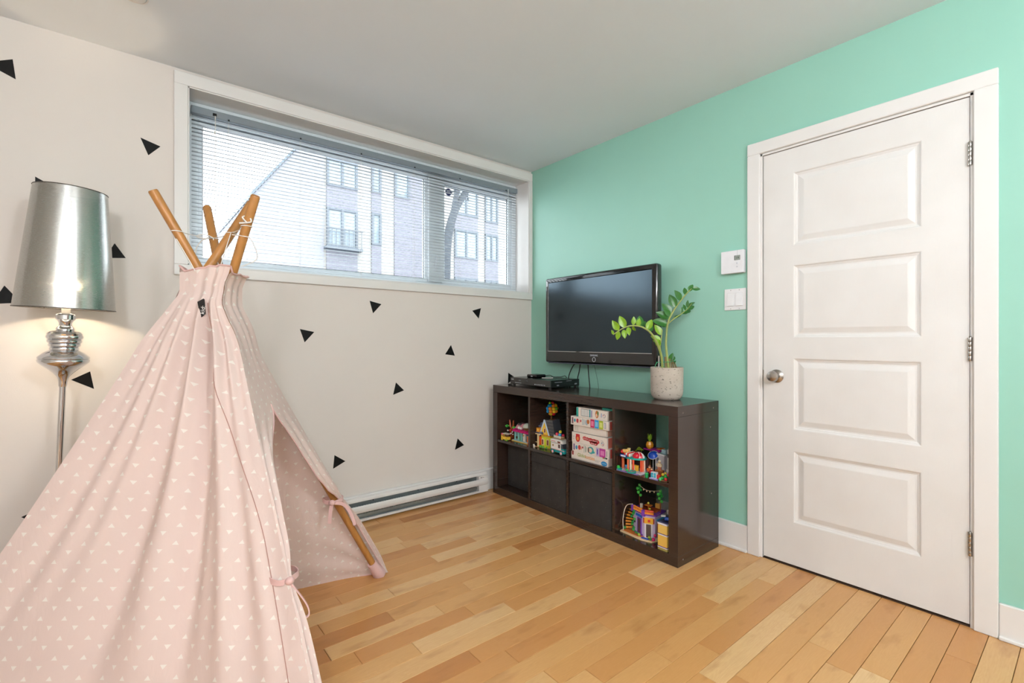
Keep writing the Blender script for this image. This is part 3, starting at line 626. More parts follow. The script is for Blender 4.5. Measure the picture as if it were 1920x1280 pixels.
# ------------------------------------------------------------------ play tepee
FOOT = {'R': V((-1.60, -.74, 0)), 'B': V((-2.48, -.19, 0)), 'L': V((-3.03, -.84, 0)), 'N': V((-2.13, -1.58, 0))}
TIP = {'R': V((-2.458, -.955, 1.586)), 'B': V((-2.190, -1.11, 1.583)), 'L': V((-2.171, -.943, 1.6)), 'N': V((-2.286, -.742, 1.608))}
CT = V((-2.29, -.92, 0)); ZT = 1.343
CEN = V((-2.31, -.84, 0))
def smooth(a, b_, x): t = max(0, min(1, (x-a)/(b_-a))); return t*t*(3-2*t)
def pole(k, z): return FOOT[k]+(TIP[k]-FOOT[k])*(z/TIP[k].z)
def odir(k): d = FOOT[k]-CEN; d.z = 0; return d.normalized()
CACHE = {}
ORD = 'NLBR'
def corners(z):
    if z in CACHE: return CACHE[z]
    c = {}
    for k in ORD:
        lo = pole(k, z)+odir(k)*(.040-.012*smooth(.2, 1.1, z)); hi = CT+odir(k)*.094; hi.z = z
        c[k] = hi.lerp(lo, smooth(-.01, .06, (lo-CT).dot(odir(k))-.094))
    mid = V((0, 0, 0))
    for k in ORD: mid += c[k]/4
    for it in range(4):
        for a, d in zip(ORD, ORD[1:]+ORD[0]):
            e = c[d]-c[a]; n = V((e.y, -e.x, 0)).normalized()
            if n.dot((c[a]+c[d])/2-mid) < 0: n = -n
            out = max((pole(k, z)-c[a]).dot(n) for k in ORD)+.025-.008*smooth(1.22, 1.34, z)
            if out > 0: c[a] = c[a]+n*out; c[d] = c[d]+n*out
    CACHE[z] = c; return c
def corner(k, z): return corners(z)[k].copy()
def fnormal(a, c):
    e = FOOT[c]-FOOT[a]; n = V((e.y, -e.x, 0)).normalized(); m = (FOOT[a]+FOOT[c])/2-CEN
    return n if n.dot(m) > 0 else -n
tp = thing('play_tepee', 'pink cotton play tepee with small white triangles and wooden poles', 'play tent', (CEN.x, CEN.y, 0))
for k in 'RBLN':
    ln = (TIP[k]-FOOT[k]).normalized(); b = B()
    tube(b, [FOOT[k]+V((0, 0, .004)), pole(k, .8), TIP[k]-ln*.004, TIP[k]], [.0145, .0145, .0145, .0125], 16)
    obj('pole', b, POLEM, tp, 40)
def surf(a, c, u, z, disp):
    A, Bq = corner(a, z), corner(c, z); wdt = (Bq-A).length
    n = (fnormal(a, c)*.88+V((0, 0, .45))).normalized()
    p = A.lerp(Bq, u)+n*disp(u, z, wdt)*min(1, wdt/.25)
    return p, wdt
def zmap(v): return .006+(ZT-.006)*v
def rim(u, k): return .012*math.sin(u*PI+k)
def dNL(u, z, w_):     # u: 0 at near pole, 1 at left pole
    s = math.sin(PI*u)
    fold = 0
    for c0, wd, am, zf, tilt in ((.10, .030, .014, .9, .00), (.20, .04, .030, .75, .03), (.31, .04, -.024, .7, .05), (.42, .05, .024, .8, .06), (.54, .05, -.018, .7, .06), (.65, .05, .010, .9, .04), (.76, .05, .008, .9, .02), (.88, .04, -.006, .8, 0)):
        cc = c0+tilt*(1-z); fold += am*math.exp(-((u-cc)/wd)**2)*smooth(-.15, zf*.6, z)*(1.15-.25*smooth(1.0, 1.3, z))
    fold += .0035*math.sin(u*60+z*7)*smooth(.1, .5, z)*smooth(1.3, 1.0, z)
    fold += .010*math.sin(u*9+1)*smooth(.35, 0, z)*s
    return (-.030*s*smooth(1.2, .5, z)+fold*(1-.75*smooth(1.1, 1.3, z)))*smooth(1.0, .84, u)*smooth(-.06, .06, u)
def dBR(u, z, w_):     # u: 0 back, 1 right
    s = math.sin(PI*u)
    sag = -.115*math.exp(-((u-.60)/.26)**2)*smooth(1.05, .0, z)
    return sag*s**.5 if s > 0 else 0
def dBR2(u, z, w_):
    dx = (1-u)*w_; ds = math.hypot(dx, z); an = math.atan2(z, dx+1e-4)
    return dBR(u, z, w_)+.010*math.sin((u*.8+.2*(1-z))*16)*smooth(0, .25, z)*math.sin(PI*u)+.011*math.sin(an*11)*math.exp(-ds/.28)*smooth(0, .1, dx)*smooth(0, .04, z)
def dLB(u, z, w_): return -.03*math.sin(PI*u)*smooth(1.2, .4, z)+.006*math.sin(u*22)
def panel(name, a, c, disp, nu=60, nv=70, seed=0):
    b = B(); rows = []; uvs = []
    for j in range(nv+1):
        z = zmap(j/nv); row = []; ur = []
        for i in range(nu+1):
            u = i/nu; p, wdt = surf(a, c, u, z, disp)
            if j == nv: p.z += rim(u, seed)
            row.append(p); ur.append(((u-.5)*wdt+seed*.31, z*1.13+seed*.017))
        rows.append(row); uvs.append(ur)
    grid(b, rows, uvs=uvs); o = obj(name, b, PINK, tp, 80)
    b = B(); tube(b, [r for r in rows[0]], .0035, 6); obj('hem', b, PINKP, o, 60)
    return o
pNL = panel('side_panel', 'N', 'L', dNL, 110, 90, 1)
panel('side_panel', 'L', 'B', dLB, 30, 40, 2)
panel('side_panel', 'B', 'R', dBR2, 80, 70, 3)
# front with an opening below ZO, two gathered flaps
ZO = .86
def lut(z, tab):
    for (z0, w0), (z1, w1) in zip(tab, tab[1:]):
        if z <= z1 or (z1, w1) == tab[-1]:
            t = max(0, min(1, (z-z0)/(z1-z0))); t = t*t*(3-2*t); return w0+(w1-w0)*t
FL = [(0, .085), (.2, .050), (.41, .020), (.55, .030), (.70, .065), (ZO, .5)]
FR = [(0, .010), (.12, .014), (.28, .016), (.40, .022), (.44, .055), (.50, .105), (.58, .135), (.70, .15), (ZO, .5)]
def flap(name, k, o, tab, seed, nw=28, nv=80):
    b = B(); rows = []; uvs = []; n = fnormal('N', 'R')
    for j in range(nv+1):
        z = zmap(j/nv); A, Bq = corner(k, z), corner(o, z); wdt = (Bq-A).length; e = (Bq-A).normalized()
        half = .5*wdt
        wz = half if z >= ZO else min(half, lut(z, tab[:-1]+[(ZO, .5*(corner(k, ZO)-corner(o, ZO)).length)]))
        gather = 1-wz/max(half, 1e-4)
        row = []; ur = []
        for i in range(nw+1):
            s = i/nw
            amp = .013*gather*smooth(0, .12, z)*math.sin(PI*min(1, s*1.0))**.5 if 0 < s < 1 else 0
            tie = 1-.65*math.exp(-((z-.41)/.06)**2)
            p = A+e*(s*wz)+n*(amp*tie*math.sin(s*15+seed+z*1.5)+.010*gather*math.sin(PI*s)*tie+.004*math.sin(s*9+z*6+seed)*smooth(.9, 1.2, z)*min(1, wdt/.25))
            if j == nv: p.z += rim(s*.5, 4)
            row.append(p); ur.append((s*half+seed, z*1.13))
        rows.append(row); uvs.append(ur)
    grid(b, rows, uvs=uvs); ob = obj(name, b, PINK, tp, 80)
    b = B(); tube(b, [r[-1] for r, _ in zip(rows, range(nv)) if r[-1].z < ZO+.02], .0026, 6); obj('hem', b, PINKP, ob, 60)
    return ob
fl = flap('door_flap', 'N', 'R', FL, 0.)
fr_ = flap('door_flap', 'R', 'N', FR, .7)
# collar tape
b = B(); ring_ = []
for a, c, d, sd in (('N', 'L', dNL, 1), ('L', 'B', dLB, 2), ('B', 'R', dBR2, 3)):
    for i in range(10): p, _ = surf(a, c, i/10, ZT, d); p.z += rim(i/10, sd)+.001; ring_.append(p)
for i in range(10):
    p = corner('R', ZT).lerp(corner('N', ZT), i/10); p.z += .012*math.sin(min(i/10, 1-i/10)*PI+4); ring_.append(p)
ring_.append(ring_[0]); tube(b, ring_, .0032, 6, False); obj('collar_tape', b, PINKP, tp, 60)
# seams along the near pole sleeve
for u0, u1 in ((.30, .055),):
    pts = [surf('N', 'L', u1+(u0-u1)*smooth(.5, 1.25, zmap(j/60)), zmap(j/60), lambda u, z, w_: dNL(u, z, w_)+.0012)[0] for j in range(0, 56)]
    b = B(); tube(b, pts, .0013, 5); obj('seam', b, SEAM, pNL, 60)
# pole socks
for k in 'RNLB':
    dirp = (TIP[k]-FOOT[k]).normalized(); b = B()
    tube(b, [FOOT[k]+V((0, 0, .002))+odir(k)*.008, FOOT[k]+odir(k)*.006+dirp*.02, FOOT[k]+odir(k)*.002+dirp*.05, FOOT[k]+dirp*.085], [.026, .030, .025, .021], 14); obj('pole_sock', b, PINKP, tp, 50)
# ties
def ribbon(b, pts, wd, side, th=.0016):
    pts = spline(pts, 6); side = V(side).normalized(); rows = []
    for i, p in enumerate(pts):
        t = (pts[min(i+1, len(pts)-1)]-pts[max(i-1, 0)]).normalized(); s = (side-t*side.dot(t)).normalized(); n = t.cross(s)
        rows.append([p+s*wd/2+n*th, p+s*wd/2-n*th, p-s*wd/2-n*th, p-s*wd/2+n*th])
    vs = grid(b, rows, True); b.faces.new(vs[0][::-1]); b.faces.new(vs[-1])
def tie_bow(k, o, z, inner, loop):
    c = corner(k, z); e = (corner(o, z)-c).normalized(); n = fnormal('N', 'R'); up = V((0, 0, 1)); out = odir(k)
    pc = pole(k, z); cen = (pc+c+e*inner*.6)/3+c*0 if False else pc+e*.012
    b = B(); rad = .040
    ribbon(b, [cen+(V((math.cos(a*PI/8), math.sin(a*PI/8), 0))*rad)+up*.003*math.sin(a) for a in range(17)], .016, up)
    o_ = obj('tie_band', b, PINKP, tp, 50)
    vdir = (V((-2.527, -2.877, 0))-cen); vdir.z = 0; vdir.normalize(); kn_ = cen+(e*.5+vdir*.9).normalized()*(rad+.006)
    b = B(); ball(b, kn_, .013, 10, 8, (1, 1, .9)); obj('tie_knot', b, PINKP, o_, 60)
    side = up.cross(vdir).normalized(); b = B()
    if loop:
        ribbon(b, [kn_, kn_+side*.014-up*.02+vdir*.006, kn_+side*.045-up*.070+vdir*.016, kn_+side*.050-up*.098+vdir*.022, kn_+side*.030-up*.098+vdir*.022, kn_+side*.008-up*.045+vdir*.012, kn_], .009, vdir)
        ribbon(b, [kn_, kn_+side*.008-up*.05+vdir*.012, kn_+side*.004-up*.11+vdir*.026, kn_+side*.022-up*.185+vdir*.045], .011, side)
    else:
        ribbon(b, [kn_, kn_+side*.045-up*.012, kn_+side*.075-up*.055, kn_+side*.090-up*.105], .013, side+up)
        ribbon(b, [kn_, kn_-side*.006-up*.035, kn_-side*.010-up*.085], .014, side)
    obj('tie_tail', b, PINKP, o_, 50)
tie_bow('N', 'R', .41, .03, True)
tie_bow('R', 'N', .425, .02, False)
# cords between the pole tips
def ppt(k, z, d=.015):
    p = pole(k, z); v = (V((-2.527, -2.877, 0))-p); v.z = 0; return p+v.normalized()*d
b = B()
for a, za, c, zb_ in (('R', 1.465, 'N', 1.478), ('N', 1.478, 'L', 1.482), ('L', 1.482, 'B', 1.488)):
    p, q = ppt(a, za), ppt(c, zb_); tube(b, spline([p, (p+q)/2-V((0, 0, .004)), q], 4), .0014, 6)
for k, z in (('R', 1.465), ('N', 1.478), ('B', 1.488), ('L', 1.482)):
    tube(b, [pole(k, z)+V((math.cos(a*PI/6), math.sin(a*PI/6), 0))*.0165 for a in range(13)], .0016, 6)
obj('top_cord', b, STRING, tp, 60)
def cord(pts, r, n=5): b = B(); tube(b, spline(pts, n), r, 6); obj('bow_cord', b, STRING, tp, 60)
p = ppt('N', 1.478, .02)
cord([p, p+V((-.025, .015, .012)), p+V((-.05, .02, .003)), p+V((-.03, .01, -.004)), p], .002)
cord([p, p+V((-.03, .016, -.008)), p+V((-.048, .022, -.035)), p+V((-.052, .024, -.058))], .0022)
cord([p, p+V((.004, -.002, -.05)), ppt('N', 1.36, .03)], .0018)
p = ppt('B', 1.495, .02); cord([p, p+V((-.012, .012, .02)), p+V((.004, .0, .022)), p+V((.01, -.006, .004)), p+V((-.02, .016, .0))], .003)
p = ppt('B', 1.455, .016); cord([p+V((-.03, .02, .004)), p, p+V((.02, -.012, -.01)), p+V((.036, -.03, -.06)), p+V((.028, -.028, -.085)), p+V((-.01, -.01, -.105))], .0017)
p = ppt('R', 1.44, .01); cord([p+V((-.015, .0, .0)), p+V((.02, -.01, -.07)), p+V((.035, -.02, -.105))], .0017)
p = ppt('L', 1.48, .018); cord([p, p+V((-.018, .01, -.07)), p+V((-.035, .02, -.14))], .0018)
# woven label
pt, _ = surf('N', 'L', .36, 1.205, dNL); nn = (fnormal('N', 'L')+V((0, 0, .35))).normalized()
vd = (V((-2.527, -2.877, 1.1))-pt).normalized()
xr = V((.777, -.629, 0)); upv = V((-.05, .0, 1)).normalized(); zax = xr.cross(upv).normalized()
mt = Matrix((( *xr, 0), (*upv, 0), (*zax, 0), (0, 0, 0, 1))).transposed(); mt.translation = pt+nn*.008+V((0, 0, 0))
b = B(); prism(b, [mt @ V(q) for q in ((-.012, .022, 0), (.009, .033, 0), (.012, .030, 0), (.013, -.018, 0), (-.005, -.032, 0))], mt.to_3x3() @ V((0, 0, -.0012)))
lbl = obj('woven_label', b, P((14, 12, 13), .7), tp)
mt2 = mt @ Matrix.Translation((.008, -.02, .0004)) @ Matrix.Rotation(math.radians(78), 4, 'Z')
obj('label_print', text('kid:', .020, mt2, .0002, 'LEFT'), P((238, 236, 232), .6), lbl)

# ------------------------------------------------------------------ potted plant
PX, PYc = -.207, -1.365
pl = thing('potted_zz_plant', 'leafy green plant in a round pitted concrete pot on the bookcase', 'plant', (PX, PYc, SH))
b = B(); lathe(b, [(.060, 0), (.072, .006), (.082, .022), (.086, .045), (.087, .172), (.086, .1755), (.080, .1755), (.079, .165)], (PX, PYc, SH), 48, False); f0 = b.faces; lathe(b, [(.001, .0005), (.060, 0)], (PX, PYc, SH), 48, False); obj('pot', b, CONC, pl, 40)
b = B(); lathe(b, [(.001, .163), (.079, .162)], (PX, PYc, SH), 32, False); obj('soil', b, M('potting_soil', (44, 32, 24), .95, var=.3, vs=120, bump=1, bs=150), pl)
STEMM = M('plant_stem', (150, 160, 86), .45, var=.1, vs=40); LEAFD = M('leaf_dark_green', (52, 108, 44), .28, var=.14, vs=60, spec=.5); LEAFL = M('leaf_light_green', (124, 164, 34), .3, var=.14, vs=60)
STEMS = [([(-0.251,-1.366,0.935),(-0.265,-1.370,1.017),(-0.302,-1.367,1.089),(-0.335,-1.357,1.138),(-0.362,-1.336,1.167),(-0.391,-1.312,1.181),(-0.429,-1.282,1.181),(-0.462,-1.255,1.164),(-0.495,-1.228,1.135)], .0062),
         ([(-0.225,-1.390,0.935),(-0.232,-1.381,1.034),(-0.229,-1.375,1.098),(-0.218,-1.375,1.180),(-0.207,-1.384,1.229),(-0.180,-1.406,1.288),(-0.141,-1.437,1.352),(-0.114,-1.459,1.387)], .0062),
         ([(-0.245,-1.372,0.935),(-0.265,-1.363,1.054),(-0.261,-1.366,1.112),(-0.256,-1.370,1.162)], .0046),
         ([(-0.212,-1.378,1.197),(-0.189,-1.399,1.224),(-0.139,-1.413,1.251),(-0.093,-1.425,1.282),(-0.077,-1.438,1.311)], .0032)]
for p, r in STEMS:
    pp = spline(p, 5); b = B(); tube(b, pp, [r*(1.15-.75*i/len(pp)) for i in range(len(pp))], 8); obj('stem', b, STEMM, pl, 60)
CUT = M('cut_stem', (122, 104, 66), .6, var=.15, vs=60)
for x, y, z, lx, ly, r in ((-.238, -1.378, 1.015, 0, 0, .0068), (-.222, -1.392, 1.005, 0, 0, .0052), (-.205, -1.40, .995, .012, -.004, .0045), (-.196, -1.405, .985, .02, -.006, .004), (-.212, -1.396, .99, .008, 0, .004)):
    b = B(); tube(b, [(x+lx, y+ly, .935), (x, y, z)], [r, r*.9], 8); obj('cut_stem', b, CUT, pl, 60)
b = B(); tube(b, [(-.262, -1.352, .935), (-.262, -1.352, 1.02)], .0028, 6); obj('plant_stake', b, P((214, 206, 200), .5), pl)
b = B(); tube(b, spline([(-.275, -1.345, .985), (-.255, -1.378, .986), (-.225, -1.40, .988), (-.195, -1.412, .993), (-.19, -1.39, .99), (-.23, -1.35, .985), (-.275, -1.345, .985)], 5), .0016, 6)
tube(b, spline([(-.272, -1.348, .985), (-.285, -1.345, .965), (-.275, -1.35, .94), (-.262, -1.362, .955), (-.246, -1.38, .962)], 5), .0016, 6); obj('green_tie', b, P((40, 150, 96), .5), pl)
LEAVES=[((-0.473,-1.246,1.158),(-0.506,-1.233,1.206),1,0.50),((-0.446,-1.268,1.172),(-0.467,-1.248,1.232),1,0.50),((-0.413,-1.294,1.186),(-0.413,-1.301,1.229),1,0.50),((-0.355,-1.341,1.161),(-0.332,-1.355,1.215),1,0.50),((-0.471,-1.248,1.152),(-0.476,-1.237,1.109),1,0.50),((-0.453,-1.262,1.161),(-0.460,-1.278,1.118),1,0.50),((-0.433,-1.278,1.175),(-0.445,-1.294,1.135),1,0.50),((-0.413,-1.294,1.181),(-0.393,-1.293,1.153),1,0.50),((-0.495,-1.228,1.135),(-0.509,-1.229,1.158),1,0.50),((-0.393,-1.311,1.178),(-0.395,-1.322,1.220),1,0.50),((-0.339,-1.303,1.176),(-0.314,-1.298,1.212),0,0.55),((-0.310,-1.326,1.150),(-0.298,-1.338,1.182),0,0.55),((-0.353,-1.292,1.179),(-0.339,-1.285,1.238),0,0.55),((-0.263,-1.365,1.098),(-0.302,-1.334,1.130),1,0.50),((-0.261,-1.366,1.133),(-0.281,-1.343,1.188),1,0.50),((-0.265,-1.363,1.089),(-0.304,-1.349,1.104),1,0.50),((-0.267,-1.361,1.069),(-0.278,-1.345,1.118),1,0.50),((-0.218,-1.375,1.194),(-0.265,-1.318,1.215),0,0.50),((-0.209,-1.382,1.224),(-0.260,-1.340,1.259),0,0.50),((-0.200,-1.390,1.250),(-0.228,-1.355,1.306),0,0.50),((-0.182,-1.404,1.285),(-0.201,-1.380,1.353),0,0.50),((-0.161,-1.421,1.323),(-0.197,-1.414,1.374),0,0.50),((-0.141,-1.437,1.352),(-0.134,-1.430,1.394),0,0.50),((-0.127,-1.448,1.370),(-0.106,-1.461,1.411),0,0.50),((-0.114,-1.459,1.387),(-0.085,-1.493,1.386),0,0.50),((-0.205,-1.386,1.238),(-0.246,-1.377,1.272),0,0.50),((-0.218,-1.375,1.180),(-0.237,-1.341,1.198),0,0.50),((-0.153,-1.376,1.225),(-0.126,-1.399,1.246),0,0.42),((-0.121,-1.402,1.252),(-0.085,-1.420,1.261),0,0.42),((-0.107,-1.414,1.264),(-0.065,-1.428,1.271),0,0.42),((-0.098,-1.421,1.276),(-0.057,-1.443,1.297),0,0.42),((-0.088,-1.429,1.291),(-0.050,-1.438,1.322),0,0.42),((-0.093,-1.425,1.285),(-0.099,-1.425,1.326),0,0.42),((-0.104,-1.415,1.270),(-0.100,-1.403,1.306),0,0.42),((-0.121,-1.402,1.252),(-0.120,-1.405,1.290),0,0.42),((-0.202,-1.388,0.987),(-0.182,-1.382,1.036),0,0.50),((-0.202,-1.388,0.993),(-0.171,-1.394,1.016),0,0.50),((-0.200,-1.390,0.975),(-0.196,-1.413,0.993),0,0.50)]
lmesh = {}
for br in (0, 1):
    bm = B(); rows = []
    for i in range(9):
        t = i/8; wd = math.sin(PI*min(1, t**.85))**.8*(.5) if 0 < t < 1 else .02
        rows.append([V((s*wd, t, .10*abs(s)*wd*2-.14*t*t)) for s in (-1, -.5, 0, .5, 1)])
    grid(bm, rows); me = bpy.data.meshes.new('leaf'); bm.to_mesh(me); bm.free(); me.materials.append(LEAFL if br else LEAFD)
    for p in me.polygons: p.use_smooth = True
    lmesh[br] = me
for i, (a, c, br, wd) in enumerate(LEAVES):
    a, c = V(a), V(c); L = (c-a).length*1.05; y = (c-a).normalized()
    vw = (V((-2.527, -2.877, 1.2))-a).normalized()+V((random.uniform(-.5, .5), random.uniform(-.5, .5), random.uniform(.1, .6)))
    x = y.cross(vw).normalized(); z = x.cross(y)
    o = bpy.data.objects.new('leaf', lmesh[br]); C.objects.link(o); o.parent = pl; o.matrix_parent_inverse = WM[pl].inverted()
    m = Matrix((x*L*wd*1.15, y*L, z*L)).transposed().to_4x4(); m.translation = a; o.matrix_basis = m

# ------------------------------------------------------------------ board games (third upper cell)
CARD = (236, 226, 216)
def game(lab, x0, x1, y0, y1, z0, z1, decor, rot=0, tilt=0, side=(226, 190, 176)):
    """y0 is the window-side edge; decor draws on the front face in (u across, v up) metres"""
    cx, cy = (x0+x1)/2, (y0+y1)/2
    t = thing('board_game', lab, 'board game', (cx, cy, z0), (tilt, 0, rot), 'board games stacked in the third upper cell', local=True)
    hx, hy, hh = (x1-x0)/2, abs(y1-y0)/2, z1-z0
    b = B(); box(b, -hx, hx, -hy, hy, 0, hh, .0012); bx_ = obj('box', b, P(CARD, .45), t)
    b = B(); box(b, -hx+.012, hx-.002, -hy-.0006, -hy+.001, .002, hh-.002); obj('end_print', b, P(side, .5), t)
    def rect(u0, u1, v0, v1, col, lift=.0006): b = B(); box(b, -hx-lift, -hx+.001, hy-u1, hy-u0, v0, v1); obj('print', b, P(col, .5), t)
    def disc(u, v, ru, rv, col, lift=.0008):
        b = B(); prism(b, [(-hx-lift, hy-u+ru*math.cos(k*PI/8), v+rv*math.sin(k*PI/8)) for k in range(16)], (.001, 0, 0)); obj('print', b, P(col, .5), t)
    def word(s, u, v, size, col, r=0, w_=None, lift=.0011): obj('lettering', text(s, size, face_x(-hx-lift, hy-u, v, r), .0002, w=w_), P(col, .5), t)
    decor(rect, disc, word, 2*hy, hh); return t
XF = -.428
def g1(R_, D__, W_, w_, h):
    W_('Globo', .085, .020, .030, (150, 170, 40), w_=.062); W_('lotties', .150, .018, .030, (226, 140, 40), w_=.070)
    R_(.006, .020, .022, .046, (150, 60, 60)); R_(.185, .215, .014, .016, (180, 176, 170)); R_(.185, .225, .021, .023, (180, 176, 170)); D__(.255, .014, .022, .013, (40, 140, 200)); R_(.238, .272, .013, .015, (180, 220, 240), .0012)
    D__(.250, .046, .005, .005, (180, 60, 60)); D__(.262, .046, .005, .005, (60, 130, 90)); D__(.273, .046, .005, .005, (60, 60, 60))
def g2(R_, D__, W_, w_, h):
    R_(.012, .022, .010, .046, (120, 90, 130)); D__(.036, .027, .008, .012, (60, 140, 180)); D__(.060, .030, .010, .014, (190, 50, 50)); D__(.075, .028, .006, .010, (230, 180, 160)); D__(.086, .034, .005, .006, (170, 40, 60))
    R_(.096, .098, .006, .050, (90, 140, 130)); R_(.106, .109, .010, .046, (60, 120, 110)); R_(.113, .116, .012, .040, (90, 140, 130))
    D__(.150, .028, .022, .021, (70, 160, 160)); D__(.146, .028, .015, .013, (236, 206, 190), .0012); D__(.132, .028, .006, .016, (110, 90, 80), .0014); D__(.168, .020, .012, .007, (50, 150, 150), .0014)
    R_(.190, .210, .004, .052, (196, 180, 214)); R_(.196, .204, .014, .044, (90, 70, 150), .0009); R_(.214, .258, .004, .052, (190, 60, 150)); R_(.222, .250, .014, .040, (222, 130, 190), .0009); R_(.266, .270, .012, .044, (120, 120, 130))
def g3(R_, D__, W_, w_, h):
    D__(.050, .030, .018, .024, (196, 40, 44)); R_(.034, .066, .044, .052, (196, 40, 44)); D__(.050, .026, .009, .011, (226, 140, 70), .0012)
    for u, v, a_, c_ in ((.105, .036, .016, .011), (.125, .034, .016, .011), (.150, .032, .020, .012), (.178, .031, .022, .012), (.200, .029, .016, .012), (.165, .018, .020, .010), (.188, .017, .016, .010)): D__(u, v, a_, c_, (200, 40, 48))
    W_('abby', .112, .031, .017, (240, 190, 190), w_=.040, lift=.0014); W_('sanders', .170, .028, .014, (246, 214, 210), w_=.070, lift=.0014); W_('krist n!', .175, .011, .014, (246, 224, 220), lift=.0014)
    R_(.228, .246, .040, .042, (150, 150, 160)); D__(.240, .024, .011, .012, (90, 90, 120)); D__(.240, .024, .009, .010, (236, 226, 216), .0012); D__(.237, .027, .003, .004, (60, 120, 160), .0014); D__(.243, .021, .003, .004, (200, 60, 60), .0014)
    D__(.016, .034, .005, .005, (206, 200, 196)); D__(.016, .020, .005, .005, (206, 200, 196))
def g4(R_, D__, W_, w_, h):
    for k in range(4): R_(.012+k*.008, .016+k*.008, .008, h-.004, (206, 198, 184))
def g5(R_, D__, W_, w_, h):
    R_(.010, .022, .008, .044, (120, 80, 90)); D__(.034, .028, .007, .010, (60, 150, 170)); D__(.056, .028, .009, .013, (180, 50, 60)); D__(.070, .026, .008, .011, (236, 200, 180)); D__(.082, .030, .005, .007, (190, 60, 70))
    R_(.096, .099, .008, .046, (90, 170, 190)); R_(.106, .110, .010, .042, (150, 180, 190)); D__(.128, .026, .012, .016, (170, 190, 200)); D__(.140, .032, .010, .013, (206, 120, 60), .0012)
    R_(.158, .188, .003, .050, (200, 30, 90)); R_(.190, .220, .003, .050, (30, 150, 214)); R_(.222, .252, .003, .050, (176, 190, 40))
    for u, c_ in ((.173, (232, 130, 170)), (.205, (130, 200, 236)), (.237, (220, 226, 130))): R_(u-.010, u+.010, .012, .040, c_, .0009)
    R_(.260, .272, .010, .042, (120, 110, 140)); R_(.263, .269, .012, .040, (236, 236, 240), .0009)
def g6(R_, D__, W_, w_, h):
    R_(0, .016, .001, h-.001, (40, 160, 150)); R_(.038, .104, .008, .050, (70, 90, 100))
    for k in range(5): R_(.041+k*.0125, .0515+k*.0125, .010, .048, (232, 230, 226), .0009)
    R_(.102, .112, .006, .052, (70, 160, 170)); R_(.116, .124, .008, .048, (150, 150, 190)); D__(.160, .030, .012, .022, (190, 110, 50)); D__(.158, .024, .006, .010, (240, 200, 170), .0012); D__(.168, .036, .005, .012, (70, 120, 60), .0012)
    R_(.190, .196, .016, .040, (150, 160, 190)); D__(.212, .026, .010, .011, (90, 90, 130)); D__(.212, .026, .008, .009, (236, 226, 216), .0012); D__(.209, .029, .003, .003, (200, 60, 60), .0014)
game('flat white board game box with green and orange lettering, lowest of the stack', XF, -.12, -.853, -1.135, MZ, .438, g1, .0)
game('white board game box with a purple panel, second from the bottom of the stack', XF+.002, -.13, -.858, -1.140, .4382, .4935, g2, side=(214, 92, 84))
game('white board game box with a red cloud title, third from the bottom of the stack', XF, -.13, -.857, -1.128, .4937, .555, g3, side=(220, 120, 104))
game('plain white board game box turned with its blank side out', XF+.006, -.12, -.864, -1.120, .5577, .596, g4, side=(214, 160, 140))
game('slightly tilted white board game box with magenta, blue and lime squares', XF-.004, -.13, -.852, -1.142, .5985, .6495, g5, .0, 0, side=(206, 92, 80))
game('white and teal board game box on top of the stack', XF+.004, -.16, -.892, -1.128, .6500, .706, g6, side=(120, 96, 82))
b = B(); lathe(b, [(.007, 0), (.007, .075)], n=14); bmesh.ops.rotate(b, cent=(0, 0, 0), matrix=Matrix.Rotation(PI/2, 3, 'X'), verts=b.verts); bmesh.ops.translate(b, vec=(-.40, -1.075, .7132), verts=b.verts)
t = thing('felt_pen', 'teal tube lying on the topmost board game', 'tube', (-.40, -1.11, .706)); obj('barrel', b, P((60, 170, 160), .3), t, 40)
b = B(); lathe(b, [(.0074, 0), (.0074, .02)], n=14); bmesh.ops.rotate(b, cent=(0, 0, 0), matrix=Matrix.Rotation(PI/2, 3, 'X'), verts=b.verts); bmesh.ops.translate(b, vec=(-.40, -1.148, .7132), verts=b.verts); obj('cap', b, P((96, 200, 190), .3), t, 40)

# ------------------------------------------------------------------ toys; local frame: x to the right, -y to the front, z up
def toy(name, lab, x, y, z, rz=0, cat='toy', group=None):
    return thing(name, lab, cat, (x, y, z), (0, 0, -PI/2+rz), group, local=True)
def tb(t, nm, col, *boxes, bev=.0006):
    b = B()
    for a in boxes: box(b, *a, bev)
    return obj(nm, b, P(col), t)
def studs(t, col, x0, x1, y0, y1, z, nm='stud'):
    b = B(); nx = max(1, int((x1-x0)/.008)); ny = max(1, int((y1-y0)/.008))
    for i in range(nx):
        for j in range(ny): lathe(b, [(.0024, 0), (.0024, .0017)], (x0+(i+.5)*(x1-x0)/nx, y0+(j+.5)*(y1-y0)/ny, z), 7)
    return obj('studs', b, P(col), t)
def tball(t, nm, col, *bs, s=(1, 1, 1)):
    b = B()
    for c in bs: ball(b, c[:3], c[3], 10, 7, s)
    return obj(nm, b, P(col), t, 60)
def tcyl(t, nm, col, *cs, n=12):
    b = B()
    for x, y, z0, z1, r0, r1 in cs: lathe(b, [(r0, z0), (r1, z1)], (x, y, 0), n)
    return obj(nm, b, P(col), t, 40)
